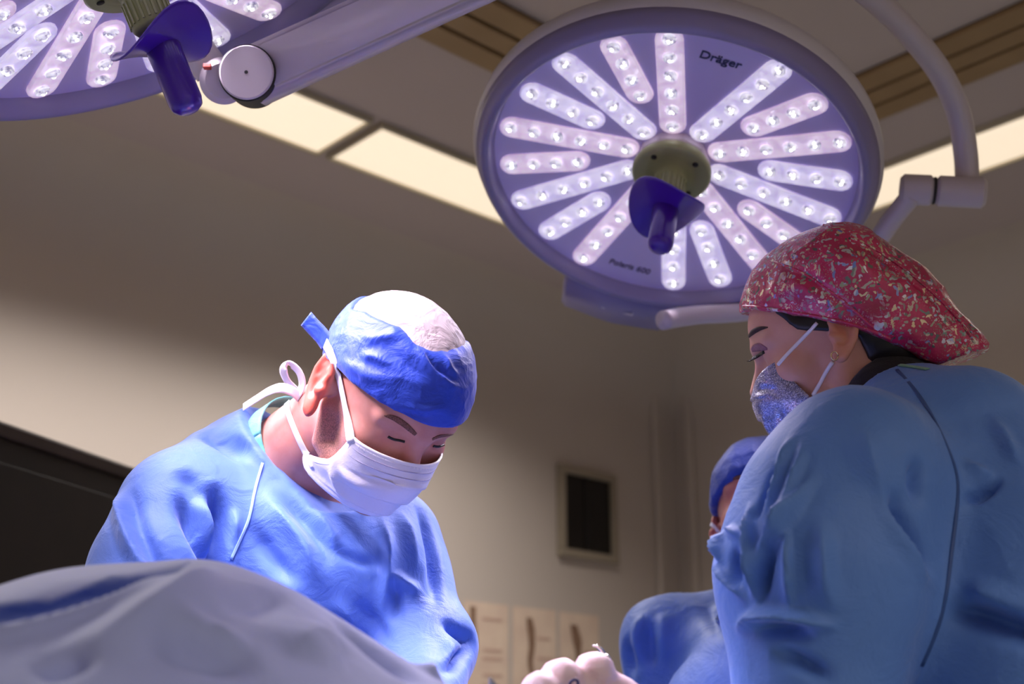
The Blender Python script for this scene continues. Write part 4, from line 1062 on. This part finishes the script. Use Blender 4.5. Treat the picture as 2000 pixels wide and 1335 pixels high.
    mk = solid(fast_mesh('mask', H.l(Vw), Fc, M_glit, None), .0014); mk.matrix_world = H.M(); world_child(mk, root); t_m = bvh(Vw, Fc)
    mk['label'] = 'silver glitter face mask'
    world_child(surf_tube('strap', [t_h, t_c, t_m, t_hair], [(1521, 712), (1540, 690), (1565, 663), (1596, 630)], .0022, M_strap, None, .001, 20), mk)
    world_child(surf_tube('strap', [t_h, t_m, t_hair], [(1628, 706), (1612, 730), (1598, 755), (1588, 772)], .0024, M_strap, None, .002, 16), mk)
    # brow, eye make-up, lashes, earring
    world_child(surf_tube('eyebrow', [t_h], [(1462, 668), (1463, 657), (1472, 647), (1485, 641), (1500, 639)], [.0022, .0036, .0034, .0024, .0008], M_browd, None, -.0004, 20), root)
    P, Nn = surf_path([t_h], [(1472, 688), (1480, 684), (1490, 684)], .0006, 12)
    if len(P) > 3: world_child(surf_ribbon('eye_makeup', [t_h], [(1468, 684), (1476, 679), (1486, 677), (1499, 681)], [.004, .010, .012, .003], M_shadow_eye, None, .0002, 14, .0006), root)
    world_child(surf_tube('eyelash', [t_h], [(1472, 699), (1481, 694), (1493, 687)], .0021, M_hair, None, .0006, 12), root)
    base = surf_path([t_h], [(1474, 697), (1480, 694), (1486, 691)], .001)[0]
    for b_ in base:
        tip = b_ - RV * .0095 - UV * .0045 - FV * .001
        world_child(tube('eyelash', [b_, (b_ + tip) / 2 - UV * .0018, tip], np.linspace(.0013, .0003, 8), M_hair, None, 6, 8), root)
    er, en = surf_path([t_h], [(1631, 695)], .002)
    if len(er):
        ring = [er[0] + RV * .004 * math.cos(a) + UV * .005 * math.sin(a) - FV * .001 for a in np.linspace(0, 2 * math.pi, 17)]
        world_child(tube('earring', ring, .0009, M_gold, None, 8), root)
    # gown
    le, lw = at(1585, 1500, 1.17), at(1262, 1475, 1.17)
    re_, rw = rs + fdir * .08 - ZZ * .27, at(1300, 1560, 1.30)
    bk = nb - fdir * .07 - ZZ * .015
    def gown(P):
        d = chain(P, [(bk, .085), (sp_ + ZZ * .10, .155), (sp_ - ZZ * .15, .165), (pel, .185)], .06)
        d = smin(d, cap(P, ls, rs, .075, .065), .07)
        d = smin(d, chain(P, [(ls, .078), (at(1612, 1005, 1.25), .085), (at(1600, 1130, 1.22), .096), (le, .070), (le * .5 + lw * .5 - ZZ * .06, .05), (lw, .036)], .03), .05)
        d = smin(d, chain(P, [(rs, .075), (re_, .07), (rw, .05)], .03), .05)
        d = smin(d, cap(P, nb, nb + nx * .03, .078, .075), .04)
        d = smax(d, -smax(-plane(P, nb + nx * .055 - fdir * .03, nx * .9 + fdir * .45), cap(P, nb, nb + nx * .3, .10), .004), .005)
        d = smax(d, -cap(P, nb + nx * .02 + fdir * .01, nb + nx * .2 + fdir * .03, .062, .07), .004)
        return smax(d, .9 - P[:, 2], .004)
    V, Fc = sdf_mesh(gown, (.02, .78, .88), (.86, 1.78, 1.56), .0033)
    V = laplace(V, Fc, 3, .5); V = crumple(V, Fc, .0035, 8, 7.7, False, (1, 1, .4)); V = crumple(V, Fc, .0010, 14, 2.7, True, (1, 1, .5)); V = folds(V, Fc, WOMAN_FOLDS)
    g = fast_mesh('gown', V, Fc, M_gown_w, None); world_child(g, root); t_g = bvh(V, Fc)
    world_child(surf_ribbon('seam', [t_g], [(1752, 722), (1790, 765), (1825, 820), (1853, 880), (1870, 935), (1868, 1000), (1858, 1080), (1848, 1160), (1830, 1230), (1800, 1300)], .0035, M_seamd, None, .0006, 40), g)
    world_child(surf_ribbon('collar_trim', [t_g], [(1740, 712), (1775, 716), (1812, 722)], .006, M_green2, None, .001, 16), g)
    yo = math.atan2(fdir[1], fdir[0]) + math.pi / 2
    world_child(skirt(None, [((pel[0], pel[1]), .245, .21, yo, .93), ((pel[0], pel[1]), .255, .22, yo, .7), ((pel[0], pel[1]), .27, .235, yo, .30)], M_gown_w), root)
    lg = empty('tmp'); legs(lg, pel, math.atan2(fdir[1], fdir[0]), M_black, .9)
    for c in list(lg.children): c.parent = None; world_child(c, root)
    bpy.data.objects.remove(lg)
    # gloved hand
    wr = lw
    D = 1.14
    k1, k2, k3, k4 = at(1160, 1312, D + .01), at(1096, 1326, D - .01), at(1058, 1352, D - .03), at(1036, 1392, D - .045)
    def glove(P):
        d = chain(P, [(wr, .034), (at(1228, 1420, D + .03), .033), (at(1196, 1372, D + .02), .027)], .02)
        for kk, q in ((k1, 0), (k2, 1), (k3, 2), (k4, 3)):
            d = smin(d, cap(P, at(1222 - 8 * q, 1415 + 12 * q, D + .025), kk, .022, .0150), .009)
            d = smin(d, ell(P, kk, (.0195, .0195, .0180)), .004)
            p1 = kk - RV * .034 - UV * .034 - FV * .015; p2 = p1 - UV * .026 + RV * .014 + FV * .006; p3 = p2 + RV * .02 - UV * .006 + FV * .012
            d = smin(d, chain(P, [(kk, .0170), (p1, .0145), (p2, .0130), (p3, .0118)], .004), .004)
        th = [(at(1212, 1412, D), .020), (at(1170, 1415, D - .02), .017), (at(1132, 1420, D - .035), .0145), (at(1110, 1422, D - .04), .0125)]
        d = smin(d, chain(P, th, .006), .008)
        crs = [((1128, 1290), (1140, 1312), (1150, 1340)), ((1180, 1300), (1205, 1318), (1225, 1345)), ((1190, 1318), (1208, 1336), (1222, 1360))]
        for c_ in crs:
            q_ = [at(x, y, D - .018) for x, y in c_]; d = smax(d, -chain(P, [(q_[0], .0012), (q_[1], .0022), (q_[2], .0012)]), .004)
        return d
    V, Fc = sdf_mesh(glove, at(1000, 1520, D) - np.array([.05, .13, .05]), at(1290, 1260, D) + np.array([.05, .13, .05]), .0023)
    V = crumple(V, Fc, .0009, 60, 2.2)
    gl = fast_mesh('glove', V, Fc, M_glove, None); world_child(gl, root); gl['label'] = 'pale pink latex glove'
    return tag(root, 'woman in a blue gown, shiny pink-red cap and silver glitter mask, seen from behind', 'person'), (k1, k2)
M_glove = Mat('latex_glove', srgb(240, 206, 210), .42, Subsurface_Weight=.1, Subsurface_Scale=.004).mottle(srgb(238, 202, 206), srgb(244, 214, 218), 30)
M_glove.bump(M_glove.noise(70, 4, .6, None, 1.2), .3, .003)
WOMAN_CAP_FOLDS = [
    ([(1512, 515), (1560, 532), (1610, 566), (1660, 606), (1700, 645)], -.004, .006, 'g'),
    ([(1600, 440), (1680, 476), (1760, 526), (1830, 588), (1880, 645)], -.004, .007, 'g'),
    ([(1590, 480), (1660, 510), (1740, 560)], .004, .012, 'g'),
    ([(1500, 560), (1560, 560), (1620, 590)], .003, .010, 'g'),
    ([(1700, 620), (1770, 650), (1830, 690)], .003, .010, 'g'),
]
WOMAN_MASK_FOLDS = [
    ([(1470, 765), (1500, 760), (1535, 770)], -.003, .005, 'g'),
    ([(1490, 800), (1500, 830), (1508, 855)], .003, .004, 'g'),
    ([(1520, 790), (1525, 825), (1530, 845)], -.003, .004, 'g'),
]
WOMAN_FOLDS = [
    ([(1545, 845), (1530, 900), (1510, 960), (1480, 1020)], 0.0108, 0.0094, 'v'),
    ([(1570, 850), (1560, 905), (1545, 960), (1520, 1040), (1490, 1110)], 0.0123, 0.0104, 'v'),
    ([(1525, 890), (1505, 950), (1465, 1030)], -0.0098, 0.0045, 'g'),
    ([(1600, 900), (1570, 960), (1540, 1010), (1500, 1060), (1480, 1130), (1478, 1195)], 0.0154, 0.0115, 'v'),
    ([(1420, 1030), (1440, 1045), (1455, 1055)], 0.0092, 0.0073, 'v'),
    ([(1462, 975), (1466, 1040), (1470, 1110), (1480, 1190)], 0.0139, 0.0083, 'v'),
    ([(1415, 1030), (1408, 1070), (1412, 1110)], 0.0123, 0.0073, 'v'),
    ([(1440, 1060), (1432, 1100), (1445, 1150)], -0.0168, 0.0050, 'g'),
    ([(1520, 1030), (1500, 1080), (1490, 1130), (1485, 1190)], -0.0196, 0.0060, 'g'),
    ([(1390, 1090), (1430, 1140), (1475, 1190)], 0.0092, 0.0063, 'v'),
    ([(1540, 1020), (1543, 1080), (1545, 1140), (1545, 1200)], 0.0140, 0.0040, 's'),
    ([(1600, 1000), (1605, 1070), (1610, 1140), (1640, 1200)], 0.0123, 0.0167, 'v'),
    ([(1432, 1235), (1480, 1202), (1560, 1205), (1620, 1220), (1650, 1200)], 0.0185, 0.0104, 'v'),
    ([(1470, 1225), (1540, 1230), (1600, 1240)], -0.0140, 0.0060, 'g'),
    ([(1740, 940), (1755, 1000), (1790, 1060), (1830, 1130)], -0.0224, 0.0109, 'g'),
    ([(1720, 930), (1735, 1000), (1765, 1060), (1830, 1150)], 0.0092, 0.0172, 'v'),
    ([(1800, 885), (1790, 940), (1800, 1000)], -0.0112, 0.0088, 'g'),
    ([(1880, 985), (1920, 960), (1955, 930)], -0.0140, 0.0061, 'g'),
    ([(1870, 905), (1910, 925), (1950, 928)], 0.0092, 0.0172, 'v'),
    ([(1840, 1185), (1900, 1195), (1970, 1215), (2000, 1225)], -0.0280, 0.0122, 'g', (1, 0)),
    ([(1870, 1160), (1920, 1165), (2000, 1200)], 0.0154, 0.0229, 'v', (1, 0)),
    ([(1930, 800), (1970, 870), (2000, 920)], 0.0077, 0.0143, 'v'),
    ([(1500, 1270), (1560, 1290), (1640, 1330)], -0.0140, 0.0069, 'g'),
    ([(1680, 820), (1700, 900), (1725, 1000)], 0.0092, 0.0257, 'v'),
]
woman, knuckles = build_woman()

# ------------------------------------------------------------------ the third person behind
def build_third():
    k = 1.06
    p = CAMP + (np.array([.3742, 1.83, 1.4464]) - CAMP) * k + np.array([.007, 0, -.010])
    H = Head(p, [[-.9604, -.2764, -.0342], [.2645, -.9438, .1983], [-.0871, .1814, .9795]], k)
    nb = H.w((0, -.035, -.135)); f = nrm((-.25, -.97, 0))
    rs = at(1302, 1256, 2.06); ls = nb + (nb - rs) * np.array([1, 1, .0]) - ZZ * .05
    pel = np.array([nb[0] + .01, nb[1] + .05, .85]); root = empty('person', (pel[0], pel[1], 0))
    o = dict(jaw=1.0, neck=[((0, -.02, .0), .056), ((0, -.03, -.07), .055), (H.l(nb - ZZ * .02), .06)], bust=[(H.l(nb - ZZ * .06), H.l(rs - ZZ * .01), .05, .03), (H.l(nb - ZZ * .06), H.l(ls - ZZ * .01), .05, .03)])
    V, Fc = sdf_mesh(lambda P: head_sdf(P, o), (-.3, -.2, -.36), (.3, .14, .16), .0036, 1)
    body = fast_mesh('body', V, Fc, M_skin_t, None); body.matrix_world = H.M(); world_child(body, root); t_h = bvh(H.w(V), Fc)
    full = lambda P: skull_sdf(P) - .009
    V, Fc = sdf_mesh(full, (-.12, -.14, -.08), (.12, .14, .16), .005, 1); tf = bvh(H.w(V), Fc); ed = []
    for q in [(1384, 1014), (1389, 990), (1399, 963), (1415, 940), (1430, 925), (1447, 916), (1465, 911)]:
        h_ = hit(tf, *q)
        if h_ is not None: l_ = H.l(h_[0]); ed.append((l_[1], l_[2]))
    ed.sort(); ey = np.array([e_[0] for e_ in ed]); ez = np.array([e_[1] for e_ in ed])
    fcp = lambda P: smax(full(P), -(P[:, 2] - np.interp(P[:, 1], ey, ez)) * .8, .004)
    V, Fc = sdf_mesh(fcp, (-.12, -.14, -.08), (.12, .14, .16), .0034); V = crumple(V, Fc, .002, 30, 4.0)
    c = fast_mesh('cap', V, Fc, M_capdark, None); c.matrix_world = H.M(); world_child(c, root); t_c = bvh(H.w(V), Fc)
    V, Fc = mask_patch([(.113, -.010), (.124, -.020), (.127, -.032), (.119, -.054), (.112, -.076), (.105, -.095), (.090, -.110)],
                       [(.062, .064, -.034), (.065, .055, -.045), (.066, .045, -.06), (.064, .035, -.075), (.058, .03, -.09), (.050, .035, -.10), (.044, .04, -.108)], pleat=.003)
    mk = solid(fast_mesh('mask', V, Fc, M_mask, None), .0014); mk.matrix_world = H.M(); world_child(mk, root)
    world_child(surf_ribbon('strap', [t_h, t_c], [(1386, 1018), (1396, 1030), (1408, 1042), (1422, 1054)], .006, M_strap, None, .002, 14), mk)
    world_child(surf_tube('eyebrow', [t_h], [(1410, 946), (1422, 938), (1440, 932), (1456, 932)], .0036, M_brow, None, 0, 14), root)
    le, re_ = ls - ZZ * .26 + f * .05, rs - ZZ * .27 + f * .04
    def gown(P):
        d = chain(P, [(nb - ZZ * .05, .085), (nb - ZZ * .25, .15), (pel, .18)], .06)
        d = smin(d, ell(P, (rs + ls) / 2 - ZZ * .13, (.20, .115, .15)), .12); d = smin(d, cap(P, rs, ls, .058), .06); d = smin(d, cap(P, rs, at(1410, 1216, 2.06), .05, .056), .04)
        for s_, e_ in ((rs, re_), (ls, le)): d = smin(d, chain(P, [(s_, .068), (e_, .062), (e_ + f * .05 - ZZ * .2, .048)], .03), .05)
        d = smin(d, cap(P, nb - ZZ * .03, nb + ZZ * .03, .085, .075), .03)
        d = smax(d, -smax(-plane(P, nb + ZZ * .012, ZZ * .9 - RV * .1), cap(P, nb, nb + ZZ * .3, .10), .004), .005)
        return smax(d, .88 - P[:, 2], .004)
    V, Fc = sdf_mesh(gown, nb + np.array([-.40, -.48, -.62]), nb + np.array([.42, .28, .1]), .0055, 1)
    V = folds(V, Fc, [([(1252, 1195), (1245, 1240), (1250, 1300)], .008, .010, 'g'), ([(1270, 1195), (1268, 1250), (1280, 1320)], -.010, .012, 'g'), ([(1380, 1165), (1395, 1220), (1420, 1260)], -.010, .014, 'g'), ([(1225, 1240), (1228, 1290), (1240, 1335)], -.010, .012, 'g'), ([(1300, 1190), (1295, 1240), (1300, 1290)], .006, .012, 'g')])
    V = crumple(V, Fc, .002, 12, 1.7)
    world_child(fast_mesh('gown', V, Fc, M_gown_t, None), root)
    pts = [nb + ZZ * .012 + np.array([math.cos(a), math.sin(a), .25 * math.sin(a)]) * .068 for a in np.linspace(0, 2 * math.pi, 25)]
    world_child(ribbon('shirt_collar', pts, .022, ZZ, M_cream, None, 40, .003), root)
    yaw = math.atan2(f[1], f[0])
    world_child(skirt(None, [((pel[0], pel[1]), .235, .2, yaw + math.pi / 2, .92), ((pel[0], pel[1]), .25, .215, yaw + math.pi / 2, .7), ((pel[0], pel[1]), .27, .23, yaw + math.pi / 2, .3)], M_gown_t), root)
    lg = empty('tmp'); legs(lg, pel, yaw, M_teal, .9)
    for c in list(lg.children): c.parent = None; world_child(c, root)
    bpy.data.objects.remove(lg)
    return tag(root, 'person in a blue gown and navy cap, half hidden behind the woman', 'person')
M_capdark = cloth('cap_navy', srgb(40, 66, 158), srgb(50, 78, 172), 1000, .6, .4)
M_cream = cloth('shirt_cream', srgb(206, 196, 160), srgb(214, 204, 170), 900)
build_third()

# ------------------------------------------------------------------ drape in the foreground
M_drape = cloth('drape_cloth', srgb(168, 178, 228), srgb(174, 184, 234), 700, .65, .15)
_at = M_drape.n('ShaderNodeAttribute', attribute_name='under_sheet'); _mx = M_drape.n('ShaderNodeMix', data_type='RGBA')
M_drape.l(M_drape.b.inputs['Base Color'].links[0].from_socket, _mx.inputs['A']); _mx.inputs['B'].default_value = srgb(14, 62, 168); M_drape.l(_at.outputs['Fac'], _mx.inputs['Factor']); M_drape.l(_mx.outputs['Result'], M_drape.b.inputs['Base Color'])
def build_drape():
    rp = [(-520, 1330), (-260, 1235), (0, 1150), (150, 1108), (320, 1094), (400, 1090), (470, 1103), (560, 1140), (650, 1193), (760, 1262), (885, 1340), (940, 1380)]
    dp = [1.0, 1.0, 1.0, 1.01, 1.03, 1.03, 1.03, 1.03, 1.02, 1.01, 1.0, .99]
    n, m = 340, 230
    R_ = catmull([at(x, y, d) for (x, y), d in zip(rp, dp)], n)
    # the sheet: from the floor behind, over the ridge, down towards the camera
    prof = catmull([(.26, -.98), (.24, -.55), (.17, -.22), (.09, -.05), (.035, -.008), (.0, -.004), (-.04, -.010), (-.12, -.036), (-.22, -.085), (-.32, -.16), (-.40, -.30), (-.45, -.60), (-.47, -.98)], m)
    V = np.zeros((n * m, 3))
    for i in range(n):
        s_ = i / (n - 1)
        top = R_[i]
        for j in range(m):
            y, z = prof[j]; sc = top[2] / 1.2
            ww = .010 * math.sin(s_ * 46 + y * 5) * min(1, max(0, -z - .15) * 3)
            V[i * m + j] = (top[0] + y * .10 * 0, top[1] + y + ww, max(.012, top[2] + z * (sc if z < -.2 else 1) + .0))
    ii, jj = np.meshgrid(np.arange(n - 1), np.arange(m - 1), indexing='ij'); a = (ii * m + jj).ravel()
    Fc = np.stack([a, a + 1, a + m + 1, a + m], 1)[:, ::-1]
    N = vnormals(V, Fc)
    if N[n * m // 2][2] < 0: Fc = Fc[:, ::-1]
    VP = V.copy(); V = folds(V, Fc, DRAPE_FOLDS, 20); V = crumple(V, Fc, .002, 7, 3.3, False)
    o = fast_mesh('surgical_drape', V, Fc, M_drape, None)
    # saturated blue band coloured into the cloth along the valley between two folds
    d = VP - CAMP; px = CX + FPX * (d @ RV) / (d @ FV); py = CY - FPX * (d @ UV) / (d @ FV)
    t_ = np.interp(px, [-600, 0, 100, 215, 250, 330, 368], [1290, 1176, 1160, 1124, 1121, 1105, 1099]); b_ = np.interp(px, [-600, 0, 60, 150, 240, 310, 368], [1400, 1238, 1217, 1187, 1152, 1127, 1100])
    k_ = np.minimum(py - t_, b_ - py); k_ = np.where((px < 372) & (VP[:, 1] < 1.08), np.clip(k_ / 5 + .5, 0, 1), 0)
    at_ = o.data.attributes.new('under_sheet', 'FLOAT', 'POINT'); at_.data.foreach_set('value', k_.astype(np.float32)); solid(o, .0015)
    return tag(o, 'blue-grey surgical drape mounded over the patient in front of the surgeon', 'drape')
DRAPE_FOLDS = [
    ([(-60, 1205), (60, 1185), (180, 1155), (280, 1128), (345, 1108), (385, 1096)], -.007, .020, 'g', (0, 1)),
    ([(-60, 1255), (60, 1232), (180, 1196), (280, 1156), (350, 1118)], .006, .016, 'v', (0, 1)),
    ([(430, 1112), (360, 1165), (270, 1230), (150, 1290), (40, 1340)], 0.0150, 0.0360, 'v'),
    ([(260, 1240), (340, 1262), (430, 1285), (520, 1305)], -0.0120, .018, 'g'),
    ([(300, 1225), (400, 1245), (500, 1270)], 0.0090, 0.0288, 'v'),
    ([(560, 1160), (500, 1185), (420, 1205)], -0.0060, .014, 'g'),
    ([(660, 1210), (720, 1260), (790, 1320), (830, 1350)], -0.0180, .016, 'g'),
    ([(690, 1205), (760, 1262), (850, 1330)], 0.0075, 0.0180, 'v'),
    ([(560, 1290), (600, 1260), (640, 1255), (700, 1290)], 0.0090, 0.0396, 'v'),
    ([(60, 1330), (120, 1305), (200, 1270)], -0.0150, .012, 'g'),
]
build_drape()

# ------------------------------------------------------------------ instruments
M_steel = Mat('steel', srgb(200, 196, 190), .18, Metallic=1).mottle(srgb(196, 192, 186), srgb(206, 202, 196), 80)
M_suture = Mat('blue_suture', srgb(30, 40, 110), .4).mottle(srgb(26, 36, 104), srgb(36, 46, 118), 50)
fp = empty('forceps', tuple(at(1180, 1300, 1.2)))
pth = [at(1157, 1260, 1.2), at(1165, 1261, 1.2), at(1173, 1267, 1.2), at(1179, 1277, 1.2), at(1186, 1295, 1.2), at(1205, 1350, 1.19), at(1215, 1390, 1.18)]
world_child(tube('jaw', pth, np.linspace(.0012, .0042, 40), M_steel, None, 12, 40), fp)
world_child(cyl('hinge', at(1182, 1284, 1.205), at(1183, 1287, 1.19), .0050, M_steel, 16, .0006), fp)
tag(fp, 'curved steel forceps tip standing up behind the gloved hand', 'forceps')
nd = empty('needle_holder', tuple(at(964, 1345, 1.0)))
for sx in (-1, 1): world_child(tube('jaw', [at(957, 1322, 1.0), at(960 + sx * 2, 1330, 1.0), at(966 + sx * 5, 1350, 1.0), at(985 + sx * 8, 1420, .99)], np.linspace(.0008, .0025, 24), M_steel, None, 10, 24), nd)
tag(nd, 'thin steel instrument tip poking up beyond the drape edge', 'instrument')
lp = [at(x, y, 1.10) for x, y in ((1112, 1345), (1113, 1334), (1120, 1327), (1127, 1328), (1129, 1336), (1124, 1346))]
tag(tube('suture_thread', lp, .0012, M_suture, None, 8, 40), 'dark blue suture loop held at the gloved knuckles', 'thread')
